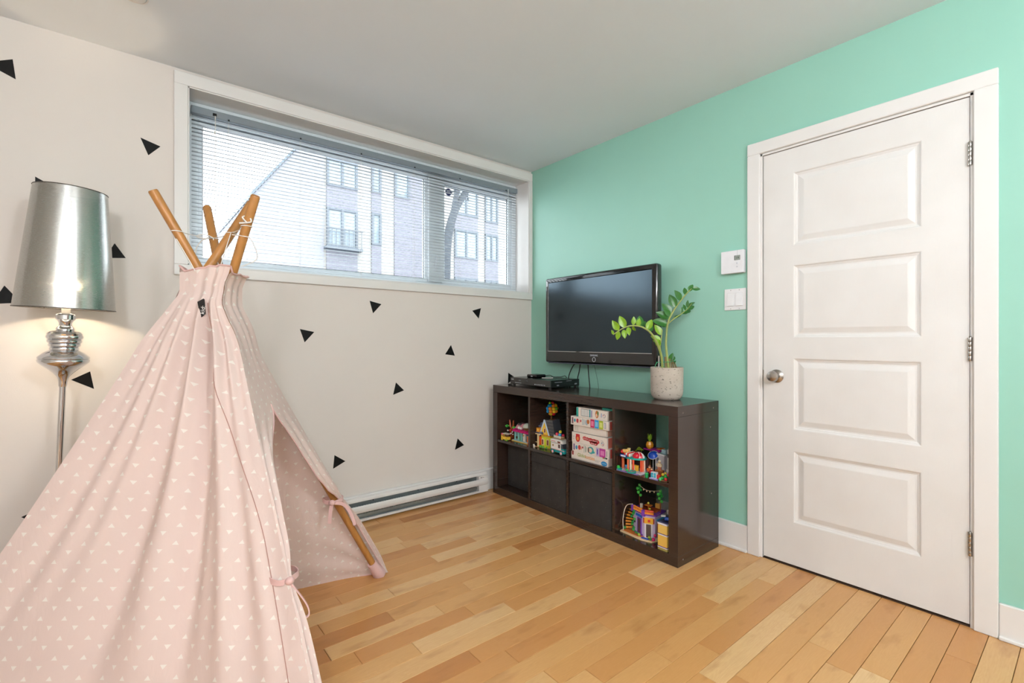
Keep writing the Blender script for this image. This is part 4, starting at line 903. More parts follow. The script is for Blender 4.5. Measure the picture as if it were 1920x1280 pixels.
def figure(name, lab, x, y, z, rz, shirt, legs, hair, s=1.):
    t = toy(name, lab, x, y, z, rz, 'toy figure'); 
    tb(t, 'legs', legs, (-.006*s, -.001, -.004*s, .004*s, 0, .012*s), (.001, .006*s, -.004*s, .004*s, 0, .012*s))
    b = B(); prism(b, [(-.007*s, -.004*s, .012*s), (.007*s, -.004*s, .012*s), (.005*s, -.004*s, .025*s), (-.005*s, -.004*s, .025*s)], (0, .008*s, 0)); obj('torso', b, P(shirt), t)
    tball(t, 'head', (240, 200, 150), (0, 0, .030*s, .005*s)); tball(t, 'hair', hair, (0, .0012, .0325*s, .0054*s))
    tb(t, 'arm', shirt, (-.010*s, -.007*s, -.005*s, .001*s, .013*s, .024*s)); tb(t, 'arm', shirt, (.007*s, .010*s, -.005*s, .001*s, .013*s, .024*s)); return t
# first cell
t = toy('toy_tree', 'brown brick-built toy tree with bright green leaves in the first upper cell', -.355, -.190, MZ)
BR = (150, 66, 36)
tb(t, 'trunk', BR, (-.012, .012, -.010, .010, 0, .055), (-.009, .009, -.008, .008, .055, .085)); tb(t, 'root', (110, 50, 30), (-.02, .02, -.016, .016, 0, .01))
for sx in (-1, 1):
    b = B(); tube(b, [(sx*.006, 0, .07), (sx*.018, 0, .095), (sx*.022, -.002, .135)], [.007, .008, .005], 8); obj('branch', b, P(BR), t, 50)
for k, (x, z) in enumerate(((-.055, .088), (-.042, .094), (-.03, .09), (-.066, .085), (.024, .086), (.036, .090), (.046, .084), (-.048, .082), (.03, .078))):
    b = B(); ball(b, (x, -.012+.004*(k % 3), z), .009, 8, 6, (1, .7, .55)); obj('leaf_cluster', b, P((60, 190, 70) if k % 2 else (110, 210, 80)), t)
tball(t, 'blossom', (240, 236, 226), (-.028, -.014, .058, .006), (.028, -.016, .055, .006), (.01, -.016, .042, .006), (.03, -.014, .038, .005)); tball(t, 'fruit', (196, 60, 40), (0, -.016, .064, .008), (.008, -.018, .05, .006))
t = toy('toy_cart', 'small yellow and brown brick-built toy cart beside the toy tree', -.418, -.200, MZ, .1)
Y = (236, 190, 60)
tb(t, 'cart_body', Y, (-.034, .034, -.014, .014, .006, .026), (-.034, -.022, -.014, .014, .026, .036)); tb(t, 'cart_rail', (120, 80, 50), (-.03, .03, -.0145, -.0125, .03, .034), (.014, .018, -.014, .014, .026, .046)); tb(t, 'cart_cover', (210, 200, 180), (-.018, .036, -.015, .015, .044, .05))
for x in (-.022, .022):
    b = B(); lathe(b, [(.009, -.002), (.009, .002)], n=14); bmesh.ops.rotate(b, cent=(0, 0, 0), matrix=Matrix.Rotation(PI/2, 3, 'X'), verts=b.verts); bmesh.ops.translate(b, vec=(x, -.016, .009), verts=b.verts); obj('wheel', b, P((210, 170, 40)), t, 40)
tball(t, 'flower', (226, 90, 110), (-.030, -.008, .042, .007), (-.02, -.01, .04, .005)); tball(t, 'leaf_tuft', (90, 170, 60), (.03, -.016, .005, .006), (.01, -.018, .004, .005))
t = toy('toy_cupcake_shop', 'pink and mint brick-built toy shop with a cupcake on its roof', -.345, -.332, MZ, .0)
PKN = (204, 20, 110); MINT = (150, 212, 204); LP_ = (222, 150, 160)
tb(t, 'base_plate', (240, 200, 110), (-.095, .095, -.05, .06, 0, .006)); tb(t, 'paving', (170, 206, 220), (-.09, .09, -.046, .055, .006, .009))
tb(t, 'back_wall', (190, 226, 222), (-.08, .09, .04, .05, .009, .085), (-.08, -.072, -.02, .05, .009, .085))
for x in (-.076, -.040, -.004, .034, .072): tb(t, 'post', (236, 232, 224) if x > .02 else MINT, (x-.004, x+.004, -.036, -.028, .009, .072))
for x0, x1 in ((-.070, -.045), (-.034, -.010)): tb(t, 'shop_window', (110, 150, 150), (x0, x1, -.030, -.027, .012, .068))
tb(t, 'shelf_item', (60, 50, 44), (-.066, -.048, -.0345, -.030, .018, .034)); tb(t, 'shelf_item', (110, 190, 140), (-.03, -.014, -.0345, -.030, .012, .03))
tb(t, 'door_panel', (246, 240, 226), (.010, .034, -.033, -.028, .009, .066)); tball(t, 'door_figure', (230, 160, 50), (.020, -.036, .05, .005)); tb(t, 'side_panel', (226, 120, 60), (.05, .068, -.033, -.03, .009, .05))
for i in range(6):
    b = B(); x = -.085+i*.03; lathe(b, [(.001, -.002), (.017, 0), (.017, .012), (.012, .016)], (x+.006, -.034, .068), 12); obj('awning_scallop', b, P(PKN), t, 40)
tb(t, 'awning_rail', (150, 16, 80), (-.088, .088, -.03, -.02, .080, .088))
b = B(); prism(b, [(-.085, -.028, .086), (-.085, .05, .086), (-.070, .036, .118), (-.070, -.01, .122)], (.085, 0, 0)); obj('roof', b, P(LP_), t)
tb(t, 'roof_hatch', (90, 70, 74), (-.062, -.03, -.022, .01, .112, .1225)); tball(t, 'roof_sign', (244, 240, 236), (-.028, -.036, .098, .011), (-.006, -.036, .096, .009)); 
b = B(); lathe(b, [(.018, .088), (.026, .108), (.026, .110)], (.045, -.026, 0), 14); obj('cupcake_case', b, P((110, 72, 40)), t, 40)
b = B(); lathe(b, [(.029, .108), (.031, .116), (.024, .128), (.012, .136), (.001, .139)], (.045, -.026, 0), 14); obj('cupcake_icing', b, P((208, 216, 200)), t, 50)
tball(t, 'ice_cream', (140, 214, 200), (.072, .0, .135, .022)); tb(t, 'chimney', (150, 80, 60), (.066, .09, .02, .045, .085, .175)); tb(t, 'roof_edge', (196, 40, 60), (.05, .09, -.034, -.028, .085, .10))
t = toy('toy_squirrel', 'tiny orange toy animal at the foot of the cupcake shop', -.416, -.445, MZ, .4)
tball(t, 'body', (216, 84, 36), (0, 0, .007, .007)); tball(t, 'head', (226, 96, 44), (0, -.005, .016, .005)); tball(t, 'tail', (196, 70, 30), (.004, .007, .013, .006)); tball(t, 'ear', (196, 70, 30), (-.003, -.004, .0215, .0016), (.003, -.004, .0215, .0016))
# second cell
t = toy('toy_house', 'yellow brick-built toy house with a steep dark grey roof', -.335, -.552, MZ, .12)
YL = (240, 196, 70); CR = (240, 214, 160); GRY = (72, 74, 80)
tb(t, 'base_plate', (196, 150, 90), (-.082, .062, -.052, .05, 0, .004)); tb(t, 'main_wall', YL, (-.030, .055, -.036, .045, .004, .088)); tb(t, 'corner_bay', (214, 216, 60), (-.012, .020, -.050, -.034, .004, .078), (.016, .055, -.046, -.034, .004, .078))
tb(t, 'bay_cornice', (222, 160, 50), (-.016, .058, -.053, -.034, .078, .086))
for x in (-.004, .038): o_ = tb(t, 'window_frame', CR, (x-.010, x+.010, -.053, -.049, .022, .062)); tb(o_, 'window_pane', (120, 60, 50), (x-.006, x+.006, -.0545, -.052, .026, .058))
b = B(); prism(b, [(-.036, -.036, .086), (.036, -.036, .086), (0, -.036, .178)], (0, .03, 0)); obj('gable_wall', b, P((250, 205, 70)), t)
o_ = tb(t, 'gable_window', CR, (-.006, .010, -.039, -.036, .098, .13)); tb(o_, 'window_pane', (130, 50, 50), (-.002, .007, -.0405, -.038, .102, .126))
for sx in (-1, 1):
    b = B(); tube(b, [(sx*.042, -.040, .078), (0, -.040, .185)], .0045, 6); obj('gable_trim', b, P((206, 222, 236)), t)
b = B(); prism(b, [(.0, -.034, .184), (.062, -.034, .190), (.086, -.034, .084), (.040, -.034, .084)], (0, .075, 0)); rf = obj('roof', b, P(GRY), t)
for i in range(10):
    k = i/10; x0, x1, z = .041-.0405*k, .0855-.023*k, .085+.101*k; b = B(); box(b, x0, x1, -.0365, -.0335, z, z+.0075, .0008); obj('shingle_row', b, P((94, 92, 90) if i % 2 else (78, 78, 80)), rf)
b = B(); prism(b, [(-.080, -.046, .088), (-.012, -.046, .088), (-.030, .0, .158), (-.062, .0, .158)], (0, .05, 0)); obj('porch_roof', b, P((84, 92, 112)), t)
o_ = tb(t, 'dormer', (232, 150, 50), (-.060, -.036, -.052, -.02, .100, .128)); tb(o_, 'dormer_pane', (250, 200, 90), (-.055, -.041, -.0535, -.051, .105, .123))
for i in range(3):
    b = B(); box(b, -.076+i*.004, -.018-i*.003, -.047+i*.012, -.043+i*.012, .096+i*.018, .103+i*.018); obj('shingle_row', b, P((110, 120, 150)), t)
for x in (-.078, -.050): tb(t, 'porch_post', CR, (x-.005, x+.005, -.050, -.040, .004, .088))
tb(t, 'porch_beam', CR, (-.083, -.02, -.051, -.045, .084, .09)); tb(t, 'porch_rail', CR, (-.078, -.05, -.049, -.046, .03, .034)); tb(t, 'front_door', (226, 90, 30), (-.044, -.028, -.04, -.034, .004, .072)); tb(t, 'porch_wall', (190, 120, 60), (-.078, -.03, .0, .01, .004, .088))
tball(t, 'shrub', (100, 170, 70), (-.020, -.056, .010, .010), (.004, -.058, .008, .008), (.03, -.056, .006, .007))
t = toy('toy_ball_tree', 'round toy tree dotted with many coloured balls behind the toy house', -.250, -.492, MZ)
tcyl(t, 'trunk', (124, 84, 50), (0, 0, 0, .20, .008, .006)); tb(t, 'foot', (120, 90, 60), (-.016, .016, -.012, .012, 0, .006)); tball(t, 'foliage', (70, 140, 60), (0, 0, .232, .030), (.012, -.004, .256, .024), (-.012, .0, .262, .022))
cols = [(226, 40, 50), (240, 200, 40), (40, 160, 220), (200, 30, 120), (130, 200, 50), (240, 140, 40), (60, 190, 190)]
k = 0
for zi, (z, r, n) in enumerate(((.208, .022, 6), (.226, .038, 9), (.246, .043, 10), (.264, .034, 8), (.278, .014, 4))):
    for i in range(n):
        a = 2*PI*i/n+zi*.4; b = B(); ball(b, (r*math.cos(a), r*math.sin(a)*.8, z), .0125, 10, 7); obj('coloured_ball', b, P(cols[(k*3+zi) % 7]), t, 60); k += 1
t = toy('toy_van', 'white and teal brick-built toy camper van in the second upper cell', -.402, -.735, MZ, -.06)
TL = (30, 150, 150); WH = (238, 234, 228)
tb(t, 'lower_body', TL, (-.062, .066, -.028, .028, .010, .026)); tb(t, 'side_stripe', (222, 140, 150), (-.062, .066, -.0285, .0285, .026, .029)); tb(t, 'upper_body', WH, (-.062, .034, -.028, .028, .029, .066)); tb(t, 'roof', WH, (-.064, .050, -.030, .030, .068, .088), bev=.002); tb(t, 'roof_stripe', (70, 60, 60), (-.062, .04, -.0285, .0285, .066, .0685)); tb(t, 'bonnet', TL, (.034, .066, -.027, .027, .026, .040))
b = B(); prism(b, [(.034, -.027, .040), (.060, -.027, .040), (.044, -.027, .067), (.034, -.027, .067)], (0, .054, 0)); obj('cab', b, P((60, 66, 72)), t)
tb(t, 'side_window', (90, 60, 60), (.010, .028, -.0295, -.027, .040, .062)); tb(t, 'roof_window', (120, 60, 50), (.006, .030, -.0315, -.029, .072, .082)); tb(t, 'heart_mark', (150, 110, 60), (-.044, -.034, -.0295, -.027, .044, .056)); tb(t, 'roof_mark', (206, 60, 60), (-.055, -.015, -.0312, -.029, .076, .079))
for x in (-.036, .042):
    b = B(); lathe(b, [(.0125, -.004), (.0125, .004)], n=16); bmesh.ops.rotate(b, cent=(0, 0, 0), matrix=Matrix.Rotation(PI/2, 3, 'X'), verts=b.verts); bmesh.ops.translate(b, vec=(x, -.030, .0125), verts=b.verts); wl = obj('wheel', b, P((40, 120, 124)), t, 40)
    b = B(); lathe(b, [(.0085, -.001), (.0085, .001)], n=14); bmesh.ops.rotate(b, cent=(0, 0, 0), matrix=Matrix.Rotation(PI/2, 3, 'X'), verts=b.verts); bmesh.ops.translate(b, vec=(x, -.0345, .0125), verts=b.verts); obj('hub_cap', b, P((240, 190, 200)), wl, 40)
t = toy('toy_basket', 'cream toy basket with coloured balls standing on the camper van roof', -.392, -.716, MZ+.0882, -.06)
tb(t, 'tray', (150, 120, 80), (-.036, .036, -.02, .02, 0, .006))
for k in range(7): tb(t, 'picket', (236, 228, 208), (-.034+k*.010, -.028+k*.010, -.020, -.017, .006, .022))
tb(t, 'load', (200, 160, 120), (-.03, .03, -.014, .016, .006, .018)); tball(t, 'ball', (226, 70, 90), (-.018, -.006, .028, .010)); tball(t, 'ball', (60, 160, 210), (.012, -.008, .026, .011)); tball(t, 'ball', (220, 206, 60), (.012, -.004, .046, .010)); tball(t, 'ball', (236, 120, 150), (-.004, .006, .028, .009)); tball(t, 'ball', (190, 30, 60), (.030, .004, .026, .009))
t = toy('toy_climbing_frame', 'tan toy frame with a ring on top behind the camper van', -.27, -.705, MZ, 0)
for sx in (-1, 1):
    b = B(); tube(b, [(sx*.03, 0, 0), (sx*.008, 0, .15)], .004, 6); obj('leg', b, P((196, 140, 70)), t)
tb(t, 'cross_bar', (170, 100, 40), (-.024, .024, -.003, .003, .05, .056), (-.015, .015, -.003, .003, .1, .106)); b = B(); tube(b, [(.016*math.cos(a*PI/8), 0, .172+.016*math.sin(a*PI/8)) for a in range(17)], .0032, 6, False); obj('ring', b, P((226, 210, 180)), t, 60)
tb(t, 'panel', (200, 80, 40), (.0, .02, -.002, .002, .02, .09)); tball(t, 'knob', (226, 200, 160), (0, 0, .152, .007), (0, 0, .145, .006))
t = toy('toy_dog', 'tiny white toy dog in front of the toy house porch', -.418, -.505, MZ, .5)
tball(t, 'body', (236, 226, 210), (0, 0, .009, .008)); tball(t, 'head', (240, 230, 216), (0, -.008, .019, .006)); tcyl(t, 'leg', (230, 220, 204), (-.004, -.004, 0, .008, .002, .002), (.004, -.004, 0, .008, .002, .002)); tball(t, 'ear', (180, 150, 120), (-.005, -.007, .022, .002), (.005, -.007, .022, .002))
t = toy('toy_crate', 'small rust-red toy crate beside the divider of the second cell', -.35, -.502, MZ, 0)
tb(t, 'crate_side', (140, 56, 36), (-.012, .012, -.010, .010, 0, .022)); tb(t, 'crate_rim', (110, 40, 28), (-.013, .013, -.011, .011, .018, .022))
# fourth upper cell
t = toy('toy_diner', 'brick-built toy diner with striped orange walls and a red and white dome', -.372, -1.272, MZ, .05)
TEAL = (30, 160, 150); OR = (236, 120, 80)
tb(t, 'base_plate', (226, 224, 230), (-.085, .075, -.05, .06, 0, .005)); tb(t, 'lavender_step', (150, 130, 190), (-.07, .06, -.064, -.05, 0, .004))
b = B(); prism(b, [(.0+.075*math.cos(a)-.01, .01+.048*math.sin(a), .068) for a in [k*PI/12 for k in range(24)]], (0, 0, .009)); obj('eave', b, P(TEAL), t, 30)
for k in range(14):
    a = PI+k*PI/13; x, y = -.01+.066*math.cos(a), .01+.042*math.sin(a)
    if k in (4, 5, 9, 10): continue
    tcyl(t, 'wall_stripe', (OR, (246, 226, 206), (236, 90, 60))[k % 3], (x, y, .006, .068, .0055, .0055), n=8)
tb(t, 'back_wall', (90, 60, 60), (-.07, .055, .05, .055, .005, .068)); tb(t, 'counter', (240, 180, 60), (-.02, .03, -.012, .0, .005, .035)); tb(t, 'menu_board', (236, 236, 230), (.004, .018, -.026, -.023, .012, .036)); tcyl(t, 'stool', (60, 150, 210), (-.030, -.032, .026, .032, .008, .008), (-.030, -.032, .005, .026, .0016, .0016))
for k in range(7):
    a0 = PI+k*PI/7; b = B(); rows = []
    for j in range(5):
        ph = j/4*PI/2; rows.append([V((.022+.036*math.cos(ph)*math.cos(a0+s*PI/7), .012+.034*math.cos(ph)*math.sin(a0+s*PI/7), .077+.028*math.sin(ph))) for s in (0, .5, 1)])
    grid(b, rows); obj('dome_gore', b, P((214, 30, 50) if k % 2 else (244, 240, 236)), t, 60)
tball(t, 'dome_cap', (214, 30, 50), (.022, -.012, .085, .020))
for k in range(4): tb(t, 'striped_roof', (244, 236, 226) if k % 2 else (226, 60, 50), (-.048+k*.010, -.038+k*.010, -.030, .04, .077, .098-.003*abs(k-1.5)), bev=.003)
tb(t, 'sign_board', (40, 70, 150), (-.062, -.020, -.044, -.038, .074, .088)); tb(t, 'sign_print', (226, 232, 240), (-.056, -.026, -.0455, -.043, .077, .085))
tball(t, 'hot_dog_bun', (240, 190, 110), (-.056, -.01, .100, .014), (-.040, -.01, .104, .012), s=(1.2, .8, .8)); tball(t, 'hot_dog', (210, 50, 40), (-.066, -.012, .096, .012)); tcyl(t, 'roof_cup', (240, 220, 150), (-.034, .0, .10, .118, .007, .009))
for x in (-.075, .0): tcyl(t, 'planter', TEAL, (x+.02, -.056, .005, .013, .024 if x == 0 else .012, .026 if x == 0 else .014)); 
tball(t, 'planter_bush', (50, 170, 70), (-.068, -.05, .016, .010), (-.006, -.06, .014, .007)); tball(t, 'planter_flower', (200, 40, 60), (.014, -.068, .010, .005), (.030, -.068, .009, .005))
t = toy('toy_parasol', 'blue and white toy parasol disc leaning beside the diner dome', -.305, -1.345, MZ, .2)
tcyl(t, 'pole', (230, 230, 226), (0, 0, 0, .085, .0018, .0018)); b = B(); lathe(b, [(.001, .106), (.016, .102), (.028, .088)], (0, 0, 0), 16, False); bmesh.ops.rotate(b, cent=(0, 0, .09), matrix=Matrix.Rotation(.7, 3, 'X'), verts=b.verts); pr_ = obj('canopy', b, P((30, 80, 190)), t, 50)
b = B(); tube(b, [(.028*math.cos(a*PI/8), .028*math.sin(a*PI/8), .088) for a in range(17)], .0018, 5, False); bmesh.ops.rotate(b, cent=(0, 0, .09), matrix=Matrix.Rotation(.7, 3, 'X'), verts=b.verts); obj('canopy_edge', b, P((236, 236, 240)), pr_)
t = toy('toy_pineapple_stand', 'toy stand with a big pineapple and palm leaves on its purple roof', -.25, -1.288, MZ, 0)
tb(t, 'post', (120, 90, 60), (-.004, .004, -.004, .004, 0, .10)); tb(t, 'post', (120, 90, 60), (.05, .056, -.004, .004, 0, .10)); tb(t, 'purple_roof', (150, 40, 130), (-.03, .075, -.02, .02, .10, .107), (.02, .075, -.024, .024, .108, .114)); tb(t, 'roof_tile', (220, 120, 50), (.055, .08, -.02, .02, .115, .119))
b = B(); lathe(b, [(.012, .107), (.020, .118), (.021, .13), (.015, .145), (.006, .148)], (.0, -.004, 0), 10); obj('pineapple', b, P((226, 150, 30)), t)
for k in range(7):
    a = 2*PI*k/7; b = B(); tube(b, [(0, -.004, .146), (.010*math.cos(a), -.004+.010*math.sin(a), .165), (.008*math.cos(a)*(1+k % 2), -.004+.008*math.sin(a), .188)], [.005, .006, .001], 5, flat=.4); obj('crown_leaf', b, P((120, 160, 40)), t)
for k in range(6):
    a = PI*.9+k*.35; b = B(); tube(b, [(-.03, -.02, .095), (-.03+.03*math.cos(a), -.03, .10+.01*math.sin(a*2)), (-.03+.05*math.cos(a), -.034, .082)], [.003, .005, .001], 5, flat=.4); obj('palm_leaf', b, P((150, 176, 50)), t)
t = toy('toy_kitchen_wall', 'pale grey toy kitchen wall panel with an open top behind the toy figures', -.30, -1.385, MZ, -.2)
tb(t, 'panel', (206, 200, 202), (-.034, .034, -.003, .003, 0, .098)); tb(t, 'side_panel', (190, 184, 188), (.030, .034, -.003, .04, 0, .098)); tb(t, 'rim', (240, 238, 236), (-.036, .036, -.005, .005, .096, .102)); tb(t, 'poster', (120, 120, 130), (-.02, -.006, -.0045, -.0028, .06, .08)); tb(t, 'glass_top', (150, 180, 190), (.0, .03, .01, .03, .102, .125))
t = toy('toy_arch', 'white toy arch with dark marks half hidden by the bookcase side', -.30, -1.452, MZ, 0)
b = B(); prism(b, [(-.026, 0, 0), (-.014, 0, 0), (-.014, 0, .10), (.0, 0, .125), (.014, 0, .10), (.014, 0, 0), (.024, 0, 0), (.024, 0, .12), (.012, 0, .15), (-.008, 0, .152), (-.022, 0, .13)], (0, .012, 0)); obj('arch_frame', b, P((222, 222, 218)), t); tb(t, 'arch_mark', (40, 40, 44), (-.022, -.016, -.001, .001, .09, .11), (-.006, .012, -.001, .001, .128, .142))
figure('toy_waitress', 'toy figure with cream hair in front of the grey kitchen wall', -.35, -1.415, MZ+.03, .2, (236, 214, 180), (206, 120, 90), (246, 236, 214), 1.45)
t = toy('toy_podium', 'brown toy podium under the cream haired figure', -.35, -1.415, MZ, .2); tb(t, 'step', (150, 80, 44), (-.02, .02, -.014, .014, 0, .028)); tb(t, 'top_tile', (200, 120, 60), (-.02, .02, -.014, .014, .028, .030))
figure('toy_boy', 'toy figure with orange top between the diner and the kitchen wall', -.37, -1.368, MZ, -.1, (226, 110, 50), (90, 60, 50), (150, 70, 40), 1.3)
figure('toy_girl', 'toy figure with brown hair and red top beside the toy diner', -.385, -1.392, MZ, .3, (190, 40, 50), (60, 60, 90), (110, 60, 36), 1.2)
t = toy('toy_blue_cabinet', 'sky blue double-door toy cabinet on a lavender plate at the shelf front', -.418, -1.432, MZ, .1)
tb(t, 'plate', (170, 160, 214), (-.022, .024, -.016, .016, 0, .006)); tb(t, 'cabinet', (236, 238, 240), (-.015, .015, -.012, .008, .006, .036))
for x in (-.0075, .0075): d_ = tb(t, 'door', (60, 170, 200), (x-.006, x+.006, -.0135, -.011, .009, .033)); tb(d_, 'handle', (240, 240, 240), (x+(.003 if x < 0 else -.004), x+(.004 if x < 0 else -.003), -.0145, -.013, .018, .024))
tb(t, 'red_box', (206, 50, 50), (.016, .030, -.008, .008, .006, .026))
t = toy('toy_barrel', 'green toy barrel on the shelf edge in front of the diner', -.425, -1.388, MZ, 0); tcyl(t, 'barrel', (30, 150, 80), (0, 0, 0, .020, .008, .009)); tcyl(t, 'lid', (60, 180, 100), (0, 0, .020, .023, .009, .007))
t = toy('toy_flower_bed', 'toy flower bed with yellow, green and red blooms at the shelf front', -.405, -1.482, MZ, 0)
tb(t, 'soil_plate', (120, 80, 50), (-.022, .028, -.02, .02, 0, .005)); tball(t, 'bush', (40, 160, 70), (-.008, -.01, .012, .010), (.006, .0, .022, .010)); tball(t, 'yellow_bloom', (240, 210, 60), (-.008, -.004, .030, .007), (.0, .008, .036, .006)); tball(t, 'red_bloom', (220, 50, 60), (.014, -.012, .012, .008), (.018, .004, .03, .007)); tball(t, 'green_bloom', (80, 200, 110), (-.014, -.018, .008, .008))
t = toy('toy_pink_sofa', 'pink and white toy sofa beyond the toy flower bed', -.35, -1.468, MZ, -.3); tb(t, 'seat', (236, 150, 170), (-.026, .026, -.012, .012, .012, .022)); tb(t, 'back', (240, 236, 230), (-.026, .026, .008, .013, .012, .040)); tb(t, 'leg', (190, 150, 100), (-.024, -.02, -.01, .01, 0, .012)); tb(t, 'leg', (190, 150, 100), (.02, .024, -.01, .01, 0, .012)); tball(t, 'cushion', (220, 60, 90), (.01, -.002, .027, .007))
# fourth lower cell
t = toy('toy_restaurant', 'purple and lavender brick-built toy restaurant with roof terrace and curved stairs', -.335, -1.308, T, .12)
PU = (120, 60, 170); LV = (206, 190, 222); OG = (226, 130, 50)
b = B(); prism(b, [(-.115, -.055, 0), (.03, -.085, 0), (.085, -.075, 0), (.10, -.04, 0), (.10, .085, 0), (-.10, .085, 0), (-.115, .0, 0)], (0, 0, .006)); obj('base_plate', b, P((240, 206, 160)), t)
b = B(); prism(b, [(-.105, -.046, .006), (.0, -.066, .006), (.03, -.05, .006), (-.02, -.02, .006), (-.1, .0, .006)], (0, 0, .003)); obj('terracotta_paving', b, P((206, 110, 50)), t)
b = B(); prism(b, [(-.055, -.015, .006), (.025, -.048, .006), (.080, -.03, .006), (.085, .07, .006), (-.055, .07, .006)], (0, 0, .118)); obj('wall', b, P(LV), t)
def onface(p, q, s0, s1, z0, z1, th, nm, col, par=None):
    p, q = V(p), V(q); e = (q-p).normalized(); n = V((e.y, -e.x, 0)); L = (q-p).length; b = B()
    prism(b, [p+e*L*s0+V((0, 0, z0)), p+e*L*s1+V((0, 0, z0)), p+e*L*s1+V((0, 0, z1)), p+e*L*s0+V((0, 0, z1))], n*th); return obj(nm, b, P(col), par or t)
A1, A2, A3 = (-.055, -.015, 0), (.025, -.048, 0), (.080, -.03, 0)
f_ = onface(A1, A2, .42, .80, .014, .098, .004, 'window_frame', PU); onface(A1, A2, .50, .74, .020, .092, .0052, 'window_pane', (96, 66, 70), f_)
onface(A1, A2, .28, .86, .103, .116, .004, 'blue_sign', (50, 110, 210)); onface(A1, A2, .10, .2, .06, .076, .003, 'wall_sign', (60, 60, 70)); onface(A1, A2, 0, .9, .006, .016, .004, 'plinth', PU)
f_ = onface(A2, A3, .10, .78, .006, .086, .004, 'door_frame', (236, 232, 236)); onface(A2, A3, .22, .66, .008, .078, .0052, 'door_pane', (96, 80, 76), f_); f_ = onface(A2, A3, .06, .86, .082, .112, .006, 'shop_sign', (240, 180, 60)); onface(A2, A3, -.04, .06, .084, .110, .006, 'sign_end', (150, 30, 50)); onface(A2, A3, .86, .96, .084, .110, .006, 'sign_end', (150, 30, 50)); onface(A2, A3, .38, .6, .090, .104, .0072, 'sign_mark', (200, 50, 50), f_)
b = B(); prism(b, [(-.062, -.018, .124), (.026, -.055, .124), (.088, -.034, .124), (.09, .075, .124), (-.062, .075, .124)], (0, 0, .008)); obj('terrace_floor', b, P(PU), t)
for p, q in ((A1, A2), (A2, A3)):
    p, q = V(p), V(q); e = (q-p).normalized(); n = V((e.y, -e.x, 0)); L = (q-p).length
    b = B(); tube(b, [p+n*.004+e*L*.12+V((0, 0, .148)), p+n*.004+e*L*.88+V((0, 0, .148))], .006, 8); obj('terrace_railing', b, P(OG if p == V(A1) else (210, 76, 50)), t, 40)
    for k in range(5): c = p+n*.005+e*L*(.17+.16*k); b = B(); lathe(b, [(.006, .132), (.006, .143)], (c.x, c.y, 0), 8); obj('railing_tile', b, P((240, 150, 60)), t)
for c in (A1, A2): tb(t, 'terrace_post', PU, (c[0]-.009, c[0]+.009, c[1]-.011, c[1]+.007, .118, .150))
tb(t, 'terrace_wood', (150, 60, 30), (-.04, .07, -.005, .065, .132, .135)); tb(t, 'terrace_table', (200, 110, 40), (.0, .035, .005, .03, .155, .160), (.015, .02, .015, .02, .135, .155)); tball(t, 'table_flower', (240, 220, 90), (.016, .018, .168, .006), (.034, .0, .145, .006)); tb(t, 'terrace_chair', (226, 214, 190), (-.03, -.018, .01, .022, .135, .158)); tb(t, 'terrace_bench', (206, 150, 70), (.04, .07, .05, .06, .14, .165))
for k in range(8):
    a = PI*1.02-k*.17; b = B(); r = .055; cx, cy = -.058, .015
    prism(b, [(cx+.010*math.cos(a), cy+.01*math.sin(a), .108-k*.013), (cx+r*math.cos(a), cy+r*math.sin(a), .108-k*.013), (cx+r*math.cos(a+.25), cy+r*math.sin(a+.25), .108-k*.013), (cx+.010*math.cos(a+.25), cy+.01*math.sin(a+.25), .108-k*.013)], (0, 0, .006)) if k < 0 else None
    a = PI*.75+k*.20; prism(b, [(cx+.012*math.cos(a), cy+.012*math.sin(a), .110-k*.0135), (cx+r*math.cos(a), cy+r*math.sin(a), .110-k*.0135), (cx+r*math.cos(a+.22), cy+r*math.sin(a+.22), .110-k*.0135), (cx+.012*math.cos(a+.22), cy+.012*math.sin(a+.22), .110-k*.0135)], (0, 0, .008)); obj('stair_step', b, P((230, 150, 60)), t)
b = B(); tube(b, spline([(-.062, -.012, .152), (-.095, -.010, .140), (-.112, -.012, .11), (-.112, -.03, .06), (-.100, -.045, .008)], 5), .0022, 6); obj('handrail', b, P((240, 226, 206)), t, 60)
for k in range(8): b = B(); ball(b, (-.050+.008*math.sin(k*2.1), -.030+.004*math.cos(k*3), .02+k*.0145), .008, 7, 5); obj('vine_leaf', b, P((30, 130, 60) if k % 2 else (60, 170, 70)), t)
for x, y in ((-.05, .04), (.085, .02)):
    tcyl(t, 'lamp_tree_trunk', (110, 54, 34), (x, y, .132, .21, .0028, .0028))
    for k in range(7): a = k*2.4; b = B(); ball(b, (x+.009*math.cos(a), y+.009*math.sin(a)-.004, .195+.0085*k), .0085, 7, 5); obj('tree_leaf', b, P((40, 150, 60) if k % 2 else (80, 190, 80)), t)
pts = spline([(-.05, .034, .252), (-.01, .026, .236), (.03, .022, .236), (.085, .014, .250)], 6); b = B(); tube(b, pts, .0012, 5); obj('light_string', b, P((236, 226, 206)), t)
for k in range(2, 17, 3): b = B(); ball(b, pts[k]-V((0, 0, .006)), .004, 7, 5); obj('string_bulb', b, P((246, 226, 170)), t)
tb(t, 'water_tile', (30, 80, 190), (.02, .06, -.072, -.056, .006, .009)); tball(t, 'potted_bush', (150, 170, 50), (.004, -.060, .016, .008), (.062, -.056, .016, .008)); tball(t, 'red_bush', (200, 20, 90), (.085, -.058, .012, .010), (.088, -.045, .03, .008)); tball(t, 'hedge', (60, 130, 60), (-.03, -.034, .012, .007), (-.015, -.04, .012, .006), (-.10, -.03, .018, .009), (.075, -.064, .014, .007))
b = B(); prism(b, [(.088, -.028, .104), (.092, .05, .104), (.110, .05, .090), (.106, -.028, .090)], (0, 0, .004)); obj('blue_awning', b, P((60, 150, 200)), t); tb(t, 'side_shutter', (150, 50, 60), (.082, .088, -.01, .04, .02, .09))
